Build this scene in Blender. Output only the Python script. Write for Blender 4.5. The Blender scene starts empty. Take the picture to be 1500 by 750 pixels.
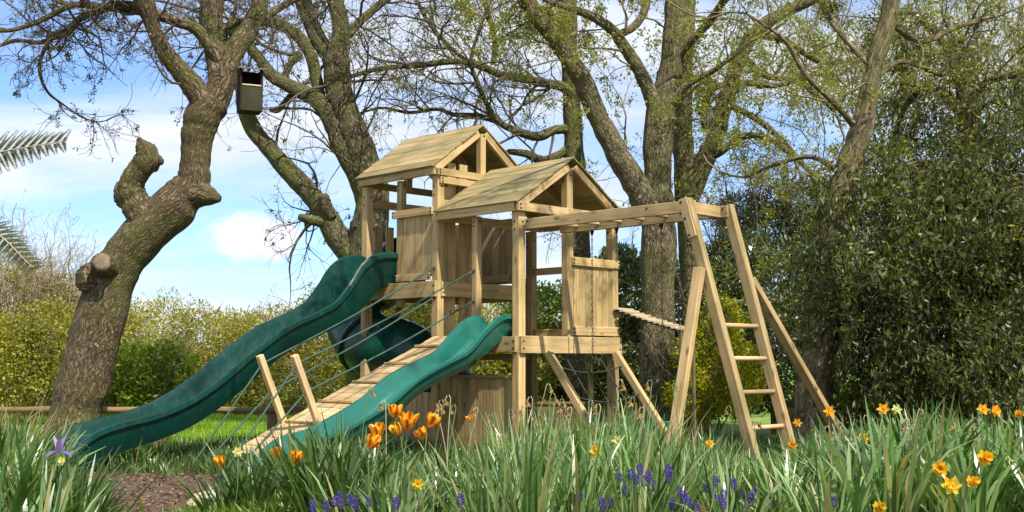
import bpy, bmesh, math, random
import numpy as np
from mathutils import Vector, Matrix, noise as mnoise
rng = np.random.default_rng(11); random.seed(5)
S = bpy.context.scene; COL = S.collection
R = math.radians
# ---------------------------------------------------------------- camera
H = 0.95; F = 1700.0; PITCH = math.atan(152/1700)
cam = bpy.data.objects.new('camera', bpy.data.cameras.new('camera')); COL.objects.link(cam)
cam.location = (0, 0, H); cam.rotation_euler = (math.pi/2+PITCH, 0, 0)
cam.data.sensor_width = 36; cam.data.lens = 36*F/1500; cam.data.clip_end = 3000; cam.data.clip_start = .05
S.camera = cam
def at(px, py, Y):
    """world point at distance Y in front of the viewpoint for a sketch position"""
    t = math.atan((375-py)/F)+PITCH
    # exact: direction in camera space
    dx, dy, dz = (px-750)/F, (375-py)/F, 1.0
    c, s = math.cos(PITCH), math.sin(PITCH)
    y = dz*c-dy*s; z = dz*s+dy*c
    k = Y/y
    return Vector((dx*k, Y, H+z*k))
# ---------------------------------------------------------------- terrain height
def sst(t):
    t = np.clip(t, 0, 1); return t*t*(3-2*t)
def gz(x, y):
    x = np.asarray(x, float); y = np.asarray(y, float)
    bed = .24*sst((x+.3)/1.8)*sst((y-1.5)/1.5)*(1-sst((y-6.6)/2.2))
    bed2 = .10*sst((-x-2.0)/1.0)*sst((y-1.5)/1.5)*(1-sst((y-6.5)/1.5))
    bed3 = .12*sst((x+1.9)/.8)*(1-sst((x+.3)/1.8))*sst((y-1.5)/1.5)*(1-sst((y-6.2)/1.6))
    und = .02*np.sin(x*1.7+y*.9)+.015*np.sin(x*3.1-y*2.3)
    return bed+bed2+bed3+und*sst((30-y)/10)
# ---------------------------------------------------------------- object helpers
def tag(o, label=None, cat=None, group=None, kind=None):
    if label: o['label'] = label
    if cat: o['category'] = cat
    if group: o['group'] = group
    if kind: o['kind'] = kind
    return o
def empty(name, loc=(0, 0, 0)):
    o = bpy.data.objects.new(name, None); COL.objects.link(o); o.location = loc; o.empty_display_size = .1
    return o
def link(name, me, mat=None, parent=None, smooth=False):  # parts keep world coordinates
    o = bpy.data.objects.new(name, me); COL.objects.link(o)
    if mat is not None:
        for m in (mat if isinstance(mat, (list, tuple)) else [mat]): me.materials.append(m)
    if smooth: me.polygons.foreach_set('use_smooth', np.ones(len(me.polygons), bool))
    if parent is not None:
        o.parent = parent
        o.matrix_parent_inverse = Matrix.Translation(parent.location).inverted()
    return o
def npmesh(name, V, Fq, bc=None, sizes=None):
    """V (n,3); Fq (m,k) equal sided faces or flat list with sizes"""
    me = bpy.data.meshes.new(name)
    V = np.ascontiguousarray(V, np.float32)
    me.vertices.add(len(V)); me.vertices.foreach_set('co', V.ravel())
    if sizes is None:
        m, k = Fq.shape; flat = Fq.ravel(); starts = np.arange(m)*k
    else:
        flat = np.asarray(Fq); sizes = np.asarray(sizes); starts = np.concatenate([[0], np.cumsum(sizes)[:-1]]); m = len(sizes)
    me.loops.add(len(flat)); me.loops.foreach_set('vertex_index', flat.astype(np.int32))
    me.polygons.add(m); me.polygons.foreach_set('loop_start', starts.astype(np.int32))
    me.update(calc_edges=True); me.validate()
    if bc is not None:
        a = me.attributes.new('bc', 'FLOAT_VECTOR', 'POINT'); a.data.foreach_set('vector', np.ascontiguousarray(bc, np.float32).ravel())
    return me
def nrm(v): return v/np.maximum(np.linalg.norm(v, axis=-1, keepdims=True), 1e-9)
# ---------------------------------------------------------------- materials
def newmat(name):
    m = bpy.data.materials.new(name); m.use_nodes = True; nt = m.node_tree; nt.nodes.clear()
    out = nt.nodes.new('ShaderNodeOutputMaterial'); p = nt.nodes.new('ShaderNodeBsdfPrincipled')
    nt.links.new(p.outputs[0], out.inputs[0]); return m, nt, p, out
def N(nt, t, **kw):
    n = nt.nodes.new('ShaderNode'+t)
    for k, v in kw.items():
        if k.startswith('i_'):
            key = k[2:].replace('_', ' '); n.inputs[int(key) if key.isdigit() else key].default_value = v
        else: setattr(n, k, v)
    return n
def ramp(nt, fac, stops):
    r = nt.nodes.new('ShaderNodeValToRGB'); e = r.color_ramp.elements
    while len(e) < len(stops): e.new(.5)
    for i, (p, c) in enumerate(stops):
        e[i].position = p; e[i].color = (*c, 1) if len(c) == 3 else c
    nt.links.new(fac, r.inputs[0]); return r
def mixc(nt, a, b, fac, blend='MIX'):
    m = nt.nodes.new('ShaderNodeMix'); m.data_type = 'RGBA'; m.blend_type = blend
    for s, v in ((m.inputs[0], fac), (m.inputs[6], a), (m.inputs[7], b)):
        if isinstance(v, (int, float)): s.default_value = v
        elif isinstance(v, tuple): s.default_value = (*v, 1)
        else: nt.links.new(v, s)
    return m.outputs[2]
def wood(name, base, dark, axis='X', rough=.65, knots=True, green=0.0):
    m, nt, p, out = newmat(name); L = nt.links
    tc = N(nt, 'TexCoord'); oi = N(nt, 'ObjectInfo'); ge = N(nt, 'NewGeometry')
    off = N(nt, 'VectorMath', operation='SCALE'); comb = N(nt, 'CombineXYZ')
    add1 = N(nt, 'Math', operation='ADD'); L.new(oi.outputs['Random'], add1.inputs[0]); L.new(ge.outputs['Random Per Island'], add1.inputs[1])
    for i in range(3): L.new(add1.outputs[0], comb.inputs[i])
    L.new(comb.outputs[0], off.inputs[0]); off.inputs['Scale'].default_value = 17.0
    add = N(nt, 'VectorMath', operation='ADD'); L.new(tc.outputs['Object'], add.inputs[0]); L.new(off.outputs[0], add.inputs[1])
    sc = {'X': (1.6, 34, 34), 'Y': (34, 1.6, 34), 'Z': (34, 34, 1.6)}[axis]
    mp = N(nt, 'Mapping'); mp.inputs['Scale'].default_value = sc; L.new(add.outputs[0], mp.inputs[0])
    n1 = N(nt, 'TexNoise', i_Scale=1.0, i_Detail=5.0, i_Roughness=.6, i_Distortion=.6); L.new(mp.outputs[0], n1.inputs[0])
    r1 = ramp(nt, n1.outputs[0], [(.32, dark), (.5, base), (.72, tuple(min(1, c*1.18) for c in base))])
    col = r1.outputs[0]
    # broad weathering
    n2 = N(nt, 'TexNoise', i_Scale=3.0, i_Detail=4.0); L.new(add.outputs[0], n2.inputs[0])
    r2 = ramp(nt, n2.outputs[0], [(.32, (.66, .70, .58)), (.5, (.95, .95, .9)), (.68, (1.08, 1.03, .98))]); col = mixc(nt, col, r2.outputs[0], 1.0, 'MULTIPLY')
    # per board tint
    r3 = ramp(nt, N_frac(nt, add1.outputs[0]), [(0, (.66, .66, .62)), (.35, (.90, .88, .80)), (.7, (1.02, .97, .94)), (1, (1.18, 1.12, 1.0))]); col = mixc(nt, col, r3.outputs[0], 1.0, 'MULTIPLY')
    if knots:
        ks = {'X': (4, 10, 10), 'Y': (10, 4, 10), 'Z': (10, 10, 4)}[axis]
        mk = N(nt, 'Mapping'); mk.inputs['Scale'].default_value = ks; L.new(add.outputs[0], mk.inputs[0])
        vo = N(nt, 'TexVoronoi', i_Scale=.8); L.new(mk.outputs[0], vo.inputs[0])
        rk = ramp(nt, vo.outputs['Distance'], [(.06, (1, 1, 1)), (.17, (0, 0, 0))]); col = mixc(nt, col, tuple(c*.55 for c in dark), rk.outputs[0])
    if green: 
        n4 = N(nt, 'TexNoise', i_Scale=1.6, i_Detail=3.0); L.new(add.outputs[0], n4.inputs[0])
        r4 = ramp(nt, n4.outputs[0], [(.45, (0, 0, 0)), (.7, (green,)*3)]); col = mixc(nt, col, (.17, .19, .07), r4.outputs[0])
    L.new(col, p.inputs['Base Color']); p.inputs['Roughness'].default_value = rough; p.inputs['Specular IOR Level'].default_value = .35
    b = N(nt, 'Bump', i_Strength=.35, i_Distance=.004); L.new(n1.outputs[0], b.inputs['Height']); L.new(b.outputs[0], p.inputs['Normal'])
    return m
def N_frac(nt, sock):
    f = N(nt, 'Math', operation='FRACT'); m = N(nt, 'Math', operation='MULTIPLY'); m.inputs[1].default_value = 7.31
    nt.links.new(sock, m.inputs[0]); nt.links.new(m.outputs[0], f.inputs[0]); return f.outputs[0]
def plain(name, col, rough=.5, metal=0, noise=0.0, nscale=8):
    m, nt, p, out = newmat(name)
    if noise:
        tc = N(nt, 'TexCoord'); n = N(nt, 'TexNoise', i_Scale=nscale, i_Detail=5.0); nt.links.new(tc.outputs['Object'], n.inputs[0])
        r = ramp(nt, n.outputs[0], [(.3, tuple(c*(1-noise) for c in col)), (.7, tuple(min(1, c*(1+noise)) for c in col))]); nt.links.new(r.outputs[0], p.inputs['Base Color'])
        b = N(nt, 'Bump', i_Strength=.2, i_Distance=.004); nt.links.new(n.outputs[0], b.inputs['Height']); nt.links.new(b.outputs[0], p.inputs['Normal'])
    else: p.inputs['Base Color'].default_value = (*col, 1)
    p.inputs['Roughness'].default_value = rough; p.inputs['Metallic'].default_value = metal
    return m
def leafmat(name, cols, rough=.42, trans=.35, spec=.5, along=False, big=2.0):
    """cols: ramp by random per leaf"""
    m, nt, p, out = newmat(name); L = nt.links
    ge = N(nt, 'NewGeometry'); k = len(cols)
    r = ramp(nt, ge.outputs['Random Per Island'], [(i/(k-1), c) for i, c in enumerate(cols)])
    tc = N(nt, 'TexCoord'); n = N(nt, 'TexNoise', i_Scale=big, i_Detail=3.0); L.new(ge.outputs['Position'], n.inputs[0])
    r2 = ramp(nt, n.outputs[0], [(.3, (.72, .74, .72)), (.7, (1.22, 1.18, 1.0))])
    col = mixc(nt, r.outputs[0], r2.outputs[0], 1.0, 'MULTIPLY')
    L.new(col, p.inputs['Base Color']); p.inputs['Roughness'].default_value = rough; p.inputs['Specular IOR Level'].default_value = spec
    tr = N(nt, 'BsdfTranslucent'); tcol = mixc(nt, col, (1.5, 1.6, .6), 1.0, 'MULTIPLY'); L.new(tcol, tr.inputs[0])
    ms = N(nt, 'MixShader'); ms.inputs[0].default_value = trans
    L.new(p.outputs[0], ms.inputs[1]); L.new(tr.outputs[0], ms.inputs[2]); L.new(ms.outputs[0], out.inputs[0])
    return m
def barkmat(name, c1, c2, moss=.5, scale=1.0, bump=1.0, mosscol=(.11, .13, .025)):
    m, nt, p, out = newmat(name); L = nt.links
    at_ = N(nt, 'Attribute', attribute_name='bc')
    nd = N(nt, 'TexNoise', i_Scale=9.0, i_Detail=3.0); L.new(at_.outputs['Vector'], nd.inputs[0]); sb_ = N(nt, 'VectorMath', operation='MULTIPLY_ADD'); L.new(nd.outputs['Color'], sb_.inputs[0]); sb_.inputs[1].default_value = (.10, .10, .10); L.new(at_.outputs['Vector'], sb_.inputs[2])
    mp = N(nt, 'Mapping'); mp.inputs['Scale'].default_value = (46*scale, 46*scale, 8*scale); L.new(sb_.outputs[0], mp.inputs[0])
    n1 = N(nt, 'TexNoise', i_Scale=1.0, i_Detail=6.0, i_Roughness=.65, i_Distortion=.8); L.new(mp.outputs[0], n1.inputs[0])
    vo = N(nt, 'TexVoronoi', feature='DISTANCE_TO_EDGE', i_Scale=.8)
    dis = mixc(nt, mp.outputs[0], n1.outputs['Color'], .35); L.new(dis, vo.inputs[0]) if False else L.new(mp.outputs[0], vo.inputs[0])
    mx = N(nt, 'Math', operation='MULTIPLY'); rv = ramp(nt, vo.outputs[0], [(0, (.5, .5, .5)), (.3, (1, 1, 1))]); L.new(rv.outputs[0], mx.inputs[0]); L.new(n1.outputs[0], mx.inputs[1])
    r = ramp(nt, mx.outputs[0], [(.22, tuple(c*.28 for c in c1)), (.40, c1), (.60, c2)])
    tc = N(nt, 'TexCoord'); n2 = N(nt, 'TexNoise', i_Scale=1.9, i_Detail=5.0, i_Roughness=.6); L.new(tc.outputs['Object'], n2.inputs[0])
    rm = ramp(nt, n2.outputs[0], [(.42, (0, 0, 0)), (.62, (moss,)*3)])
    col = mixc(nt, r.outputs[0], mosscol, rm.outputs[0])
    L.new(col, p.inputs['Base Color']); p.inputs['Roughness'].default_value = .9; p.inputs['Specular IOR Level'].default_value = .2
    b = N(nt, 'Bump', i_Strength=1.0, i_Distance=.036*bump/scale); L.new(mx.outputs[0], b.inputs['Height']); L.new(b.outputs[0], p.inputs['Normal'])
    return m
M = {}
M['wood_x'] = wood('pine_timber', (.55, .41, .21), (.35, .24, .11))
M['wood_z'] = wood('pine_boards_upright', (.51, .38, .19), (.31, .215, .095), axis='Z')
M['wood_roof'] = wood('pine_roof_boards', (.39, .31, .165), (.25, .19, .095), axis='X', knots=False, green=.3)
M['wood_pale'] = wood('pine_ramp_boards', (.62, .455, .27), (.42, .29, .16), axis='X')
M['wood_old'] = wood('old_fence_timber', (.21, .145, .08), (.09, .06, .035), axis='X', rough=.85, green=.5)
M['slats'] = wood('bridge_slats', (.55, .46, .33), (.35, .28, .2), axis='X', knots=False)
M['bolt'] = plain('dark_bolt', (.03, .025, .02), .5, .6)
M['chain'] = plain('dull_chain_steel', (.11, .10, .08), .45, .9)
M['hook'] = plain('black_iron', (.02, .02, .02), .5, .7)
M['rope'] = plain('green_rope', (.035, .085, .06), .7, noise=.4, nscale=90)
M['net'] = plain('black_rope', (.035, .034, .026), .8, noise=.3, nscale=60)
def plastic(name, c, rough):
    m, nt, p, out = newmat(name); L = nt.links; tc = N(nt, 'TexCoord')
    n = N(nt, 'TexNoise', i_Scale=2.5, i_Detail=6.0, i_Roughness=.6); L.new(tc.outputs['Object'], n.inputs[0])
    r = ramp(nt, n.outputs[0], [(.3, tuple(k*.82 for k in c)), (.7, tuple(k*1.18 for k in c))]); mpp = N(nt, 'Mapping'); mpp.inputs['Scale'].default_value = (9, 9, 3); mpp.inputs['Rotation'].default_value = (0, 0, R(45)); L.new(tc.outputs['Object'], mpp.inputs[0])
    ns = N(nt, 'TexNoise', i_Scale=2.2, i_Detail=9.0, i_Roughness=.75); L.new(mpp.outputs[0], ns.inputs[0]); rs = ramp(nt, ns.outputs[0], [(.52, (0, 0, 0)), (.72, (.11, .11, .11))])
    L.new(mixc(nt, r.outputs[0], (.22, .27, .19), rs.outputs[0]), p.inputs['Base Color'])
    n3 = N(nt, 'TexNoise', i_Scale=14.0, i_Detail=6.0); L.new(tc.outputs['Object'], n3.inputs[0])
    rr = ramp(nt, n3.outputs[0], [(.3, (rough*.8,)*3), (.7, (min(1, rough*1.5),)*3)]); L.new(rr.outputs[0], p.inputs['Roughness'])
    p.inputs['Specular IOR Level'].default_value = .55 if rough < .2 else .34
    n2 = N(nt, 'TexNoise', i_Scale=5.0, i_Detail=2.0); L.new(tc.outputs['Object'], n2.inputs[0])
    b = N(nt, 'Bump', i_Strength=.25, i_Distance=.02); L.new(n2.outputs[0], b.inputs['Height']); L.new(b.outputs[0], p.inputs['Normal'])
    return m
M['slide'] = plastic('shaded_green_slide_plastic', (.001, .040, .030), .34)  # long slide: its partial shade is put into a darker base colour
M['slide2'] = plastic('sheen_teal_slide_plastic', (.016, .135, .10), .13)  # same plastic on the short slide, sheen put into a lighter teal
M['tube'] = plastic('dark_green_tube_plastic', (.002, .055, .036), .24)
M['bark_oak'] = barkmat('oak_bark_brown', (.145, .108, .058), (.31, .24, .14), moss=.5)
M['bark_moss'] = barkmat('mossy_bark', (.14, .12, .065), (.31, .26, .15), moss=.75, scale=.9)
M['bark_grey'] = barkmat('grey_green_bark', (.19, .155, .09), (.37, .31, .19), moss=.5, scale=.9)
M['bark_smooth'] = barkmat('pale_smooth_bark', (.20, .16, .09), (.32, .26, .15), moss=.45, scale=.55, bump=.3)
M['twig'] = plain('twig_bark', (.10, .075, .05), .8)
M['twig2'] = plain('olive_twig_bark', (.21, .18, .09), .8)
M['twig_pale'] = plain('dry_straw_twig', (.34, .26, .15), .85)
M['cutwood'] = plain('cut_wood_face', (.20, .15, .09), .85, noise=.35, nscale=14)
M['leaf_young'] = leafmat('young_yellow_green_leaf', [(.15, .16, .03), (.24, .26, .04), (.36, .35, .07)], trans=.5)
M['leaf_bud'] = leafmat('brown_green_bud', [(.09, .07, .04), (.12, .11, .05), (.15, .16, .06)], trans=.3)
M['leaf_dark'] = leafmat('dark_glossy_evergreen_leaf', [(.026, .045, .010), (.055, .08, .016), (.11, .13, .025), (.22, .23, .045)], rough=.45, trans=.28, spec=.45, big=.8)
M['leaf_hedge'] = leafmat('olive_hedge_leaf', [(.17, .18, .025), (.29, .29, .04), (.38, .36, .06), (.42, .34, .12)], trans=.4, big=.9)
M['leaf_hedge2'] = leafmat('fresh_hedge_leaf', [(.10, .15, .018), (.18, .25, .028), (.27, .34, .04)], trans=.4, big=1.2)
M['leaf_laurel'] = leafmat('pale_laurel_leaf', [(.08, .11, .03), (.15, .19, .055), (.26, .30, .11)], rough=.3, trans=.25, spec=.8, big=1.0)
M['leaf_gold'] = leafmat('golden_shrub_leaf', [(.16, .20, .012), (.34, .35, .015), (.60, .52, .02)], trans=.4, big=2.0)
M['leaf_daff'] = leafmat('glaucous_strap_leaf', [(.035, .09, .018), (.065, .15, .032), (.10, .21, .05), (.15, .27, .08), (.27, .38, .17), (.28, .37, .18), (.34, .27, .13)], rough=.3, trans=.3, spec=.6, big=1.5)
M['leaf_daff2'] = leafmat('deep_green_strap_leaf', [(.04, .085, .018), (.07, .13, .03), (.11, .18, .045)], rough=.36, trans=.32, spec=.6, big=1.5)
M['leaf_low'] = leafmat('bright_ground_leaf', [(.09, .16, .02), (.14, .22, .03), (.2, .28, .05)], rough=.45, trans=.45)
M['grass'] = leafmat('lawn_grass_blade', [(.16, .27, .02), (.27, .43, .035), (.34, .50, .055)], trans=.5)
M['straw'] = leafmat('dry_straw_leaf', [(.22, .17, .09), (.32, .25, .14), (.4, .33, .2)], rough=.7, trans=.3)
M['stalk'] = plain('pale_green_stalk', (.13, .19, .06), .5)
M['stalk_dry'] = plain('dry_stalk', (.36, .30, .17), .7)
M['withered'] = leafmat('papery_withered_petal', [(.45, .28, .14), (.55, .40, .22), (.34, .2, .1)], rough=.7, trans=.4)
M['yellow'] = leafmat('yellow_petal', [(.80, .52, .02), (.85, .60, .03), (.85, .45, .02)], rough=.5, trans=.35)
M['orange'] = leafmat('orange_petal', [(.80, .40, .03), (.85, .50, .04), (.80, .33, .03)], rough=.5, trans=.35)
M['cream'] = leafmat('cream_petal', [(.75, .68, .32), (.8, .76, .45)], rough=.5, trans=.4)
M['blue'] = leafmat('violet_blue_bell', [(.04, .025, .20), (.07, .045, .32), (.12, .08, .42)], rough=.5, trans=.3)
M['iris'] = leafmat('lilac_petal', [(.22, .14, .62), (.32, .22, .75), (.55, .48, .8)], rough=.5, trans=.4)
M['fern'] = leafmat('fern_pinna', [(.035, .05, .022), (.06, .075, .035), (.10, .085, .05)], trans=.15, spec=.12, rough=.7)
M['stone'] = plain('pale_stone', (.42, .35, .24), .85, noise=.3, nscale=14)
def tulipmat():
    m, nt, p, out = newmat('flamed_tulip_petal'); L = nt.links
    a = N(nt, 'Attribute', attribute_name='bc'); sx = N(nt, 'SeparateXYZ'); L.new(a.outputs['Vector'], sx.inputs[0])
    mp = N(nt, 'Mapping'); mp.inputs['Scale'].default_value = (9, 2.0, 3); L.new(a.outputs['Vector'], mp.inputs[0])
    n = N(nt, 'TexNoise', i_Scale=1.3, i_Detail=3.0); L.new(mp.outputs[0], n.inputs[0])
    ab = N(nt, 'Math', operation='ABSOLUTE'); L.new(sx.outputs[0], ab.inputs[0])
    s = N(nt, 'Math', operation='ADD'); L.new(ab.outputs[0], s.inputs[0])
    n_ = N(nt, 'Math', operation='MULTIPLY_ADD'); L.new(n.outputs[0], n_.inputs[0]); n_.inputs[1].default_value = 1.1; n_.inputs[2].default_value = -.55; L.new(n_.outputs[0], s.inputs[1])
    r = ramp(nt, s.outputs[0], [(.10, (.55, .03, .01)), (.30, (.80, .22, .01)), (.46, (.90, .58, .02))])
    L.new(r.outputs[0], p.inputs['Base Color']); p.inputs['Roughness'].default_value = .4
    tr = N(nt, 'BsdfTranslucent'); L.new(r.outputs[0], tr.inputs[0]); ms = N(nt, 'MixShader'); ms.inputs[0].default_value = .35
    L.new(p.outputs[0], ms.inputs[1]); L.new(tr.outputs[0], ms.inputs[2]); L.new(ms.outputs[0], out.inputs[0]); return m
M['tulip'] = tulipmat()
# ---------------------------------------------------------------- generic geometry
def beam(name, p0, p1, w, h, mat, parent, up=(0, 0, 1), bolts=None, roll=0, bev=.004):
    """timber of section w (sideways) x h (along up) between two centre points; local X along it"""
    p0, p1 = Vector(p0), Vector(p1); d = (p1-p0); L = d.length; x = d.normalized(); up = Vector(up)
    if abs(x.dot(up)) > .97: up = Vector(AX) 
    y = up.cross(x).normalized(); z = x.cross(y)
    bm = bmesh.new(); bmesh.ops.create_cube(bm, size=1)
    bmesh.ops.scale(bm, vec=(L, w, h), verts=bm.verts)
    bmesh.ops.bevel(bm, geom=bm.edges[:], offset=bev, segments=1, affect='EDGES')
    for f in bm.faces: f.material_index = 0
    if bolts:   # (side sign along y or z, positions)
        for ax, sg, us, v in bolts:
            for u in us:
                ret = bmesh.ops.create_cone(bm, cap_ends=True, segments=8, radius1=.011, radius2=.010, depth=.005)
                vs = ret['verts']
                if ax == 'y':
                    bmesh.ops.rotate(bm, cent=(0, 0, 0), matrix=Matrix.Rotation(math.pi/2, 3, 'X'), verts=vs)
                    bmesh.ops.translate(bm, vec=(u*L/2, sg*(w/2+.001), v*h), verts=vs)
                else: bmesh.ops.translate(bm, vec=(u*L/2, v*w, sg*(h/2+.001)), verts=vs)
                for f in {f for q in vs for f in q.link_faces}: f.material_index = 1
    me = bpy.data.meshes.new(name); bm.to_mesh(me); bm.free()
    o = link(name, me, [mat, M['bolt']], parent)
    mid = (p0+p1)/2
    o.matrix_basis = Matrix(((x.x, y.x, z.x, mid.x), (x.y, y.y, z.y, mid.y), (x.z, y.z, z.z, mid.z), (0, 0, 0, 1)))
    return o
def boxes_obj(name, items, mat, parent, frame, bev=.003):
    """many boards as one panel, items (cx,cy,cz,sx,sy,sz[,rotx]) in a local frame matrix"""
    bm = bmesh.new()
    for it in items:
        cx, cy, cz, sx, sy, sz = it[:6]
        r = bmesh.ops.create_cube(bm, size=1); vs = r['verts']; bmesh.ops.scale(bm, vec=(sx, sy, sz), verts=vs)
        es = list({e for v in vs for e in v.link_edges})
        rb = bmesh.ops.bevel(bm, geom=es, offset=bev, segments=1, affect='EDGES')
        vs = list({v for f in rb['faces'] for v in f.verts})
        # collect the whole island
        isl = set(vs); st = list(vs)
        while st:
            v = st.pop()
            for e in v.link_edges:
                q = e.other_vert(v)
                if q not in isl: isl.add(q); st.append(q)
        vs = list(isl)
        if len(it) > 6: bmesh.ops.rotate(bm, cent=(0, 0, 0), matrix=Matrix.Rotation(it[6], 3, it[7] if len(it) > 7 else 'X'), verts=vs)
        bmesh.ops.translate(bm, vec=(cx, cy, cz), verts=vs)
    me = bpy.data.meshes.new(name); bm.to_mesh(me); bm.free()
    o = link(name, me, mat, parent); o.matrix_basis = frame; return o
def catmull(P, n):
    P = np.asarray(P, float); out = []
    Q = np.vstack([2*P[0]-P[1], P, 2*P[-1]-P[-2]])
    segs = len(P)-1
    for i in range(segs):
        p0, p1, p2, p3 = Q[i:i+4]; t = np.linspace(0, 1, n, endpoint=(i == segs-1))[:, None]
        out.append(.5*((2*p1)+(-p0+p2)*t+(2*p0-5*p1+4*p2-p3)*t*t+(-p0+3*p1-3*p2+p3)*t**3))
    return np.vstack(out)
def tubes(P, Rr, sides, cap=True):
    """P (n,k,3), Rr (n,k) -> V, F(quads), bc"""
    n, k, _ = P.shape
    T = np.empty_like(P); T[:, 1:-1] = P[:, 2:]-P[:, :-2]; T[:, 0] = P[:, 1]-P[:, 0]; T[:, -1] = P[:, -1]-P[:, -2]; T = nrm(T)
    mean = nrm(P[:, -1]-P[:, 0]); ref = np.where(np.abs(mean[:, :1]) < .6, np.array([[1., 0, 0]]), np.array([[0, 1., 0]]))
    ref = ref[:, None, :]
    U = nrm(np.cross(T, np.broadcast_to(ref, T.shape))); W = np.cross(T, U)
    th = np.linspace(0, 2*math.pi, sides, endpoint=False)
    ct, st = np.cos(th), np.sin(th)
    V = P[:, :, None, :]+Rr[:, :, None, None]*(U[:, :, None, :]*ct[None, None, :, None]+W[:, :, None, :]*st[None, None, :, None])
    ln = np.concatenate([np.zeros((n, 1)), np.cumsum(np.linalg.norm(P[:, 1:]-P[:, :-1], axis=2), axis=1)], axis=1)
    rm = Rr.mean(1)[:, None, None]
    bc = np.stack([np.broadcast_to(rm*ct, (n, k, sides)), np.broadcast_to(rm*st, (n, k, sides)), np.broadcast_to(ln[:, :, None]+np.arange(n)[:, None, None]*3.7, (n, k, sides))], -1)
    idx = np.arange(n*k*sides).reshape(n, k, sides); a = idx[:, :-1]; b = idx[:, 1:]
    Fq = np.stack([a, np.roll(a, -1, 2), np.roll(b, -1, 2), b], -1).reshape(-1, 4)
    return V.reshape(-1, 3), Fq, bc.reshape(-1, 3)
class Acc:
    def __init__(s): s.V = []; s.F = []; s.B = []; s.n = 0
    def add(s, V, Fq, B=None):
        s.V.append(V); s.F.append(Fq+s.n); s.n += len(V); s.B.append(B if B is not None else np.zeros((len(V), 3)))
    def obj(s, name, mat, parent=None, smooth=True):
        me = npmesh(name, np.vstack(s.V), np.vstack(s.F), np.vstack(s.B)); return link(name, me, mat, parent, smooth)
def limb_mesh(acc, pts, sides=18, sub=8, lump=.07, seed=0):
    """pts: [(Vector, radius)] hand-shaped limb with ridges and lumps"""
    P = np.array([[*p, r] for p, r in pts]); C = catmull(P, sub); C[:, 3] = np.maximum(C[:, 3], .004); C0_ = C
    tt = C[-1, :3]-C[-2, :3]; tt /= np.linalg.norm(tt); rl = C[-1, 3]
    C = np.vstack([C]+[[*(C[-1, :3]+tt*rl*a), rl*b] for a, b in ((.25, .93), (.42, .72), (.52, .4), (.55, .02))])
    V, Fq, bc = tubes(C[None, :, :3], C[None, :, 3], sides)
    k = len(C); cen = np.repeat(C[:, :3], sides, axis=0); rad = np.repeat(C[:, 3], sides)
    d = V-cen; out = np.empty(len(V))
    for i in range(len(V)):
        q = Vector(V[i])*(1.7/max(.12, rad[i]*2.2)*.35); out[i] = mnoise.noise(q+Vector((seed, 0, 0)))*1.0+.5*mnoise.noise(q*2.7)
    th = np.tile(np.arange(sides), k)*2*math.pi/sides
    rid = .035*np.sin(th*5+seed)+.02*np.sin(th*9+2*seed)
    V = cen+d*(1+lump*2.0*out+rid)[:, None]
    acc.add(V, Fq, bc)
    return C0_
def fix_degenerate(o): pass
def grow(st, dr, ln, r0, K=6, wig=.25, up=.05, taper=.85):
    n = len(st); P = np.empty((n, K+1, 3)); P[:, 0] = st; d = nrm(dr.copy())
    cur = rng.normal(0, 1, (n, 3))
    for k in range(K):
        cur = .5*cur+rng.normal(0, 1, (n, 3))
        d = nrm(d+wig*cur+np.array([0, 0, up])); P[:, k+1] = P[:, k]+d*(ln/K)[:, None]
    Rr = r0[:, None]*(1-taper*np.linspace(0, 1, K+1)[None, :]**1.1)
    return P, Rr
def spawn(P, Rr, ln, nper, tmin=.15, ang=(.5, 1.1), lf=(.35, .7), rf=.6, flat=0.0):
    n, k, _ = P.shape; idx = np.repeat(np.arange(n), nper); m = len(idx)
    t = rng.uniform(tmin, 1, m)*(k-1.001); i0 = t.astype(int); f = (t-i0)[:, None]
    p = P[idx, i0]*(1-f)+P[idx, i0+1]*f; d = nrm(P[idx, i0+1]-P[idx, i0]); r = Rr[idx, i0]*(1-f[:, 0])+Rr[idx, i0+1]*f[:, 0]
    v = rng.normal(0, 1, (m, 3)); v = nrm(v-(v*d).sum(1, keepdims=True)*d)
    a = rng.uniform(*ang, m)[:, None]; nd = d*np.cos(a)+v*np.sin(a)
    nl = ln[idx]*rng.uniform(*lf, m)*(1.15-.5*t/(k-1))
    return p, nd, nl, np.maximum(r*rf, .0022)
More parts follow.
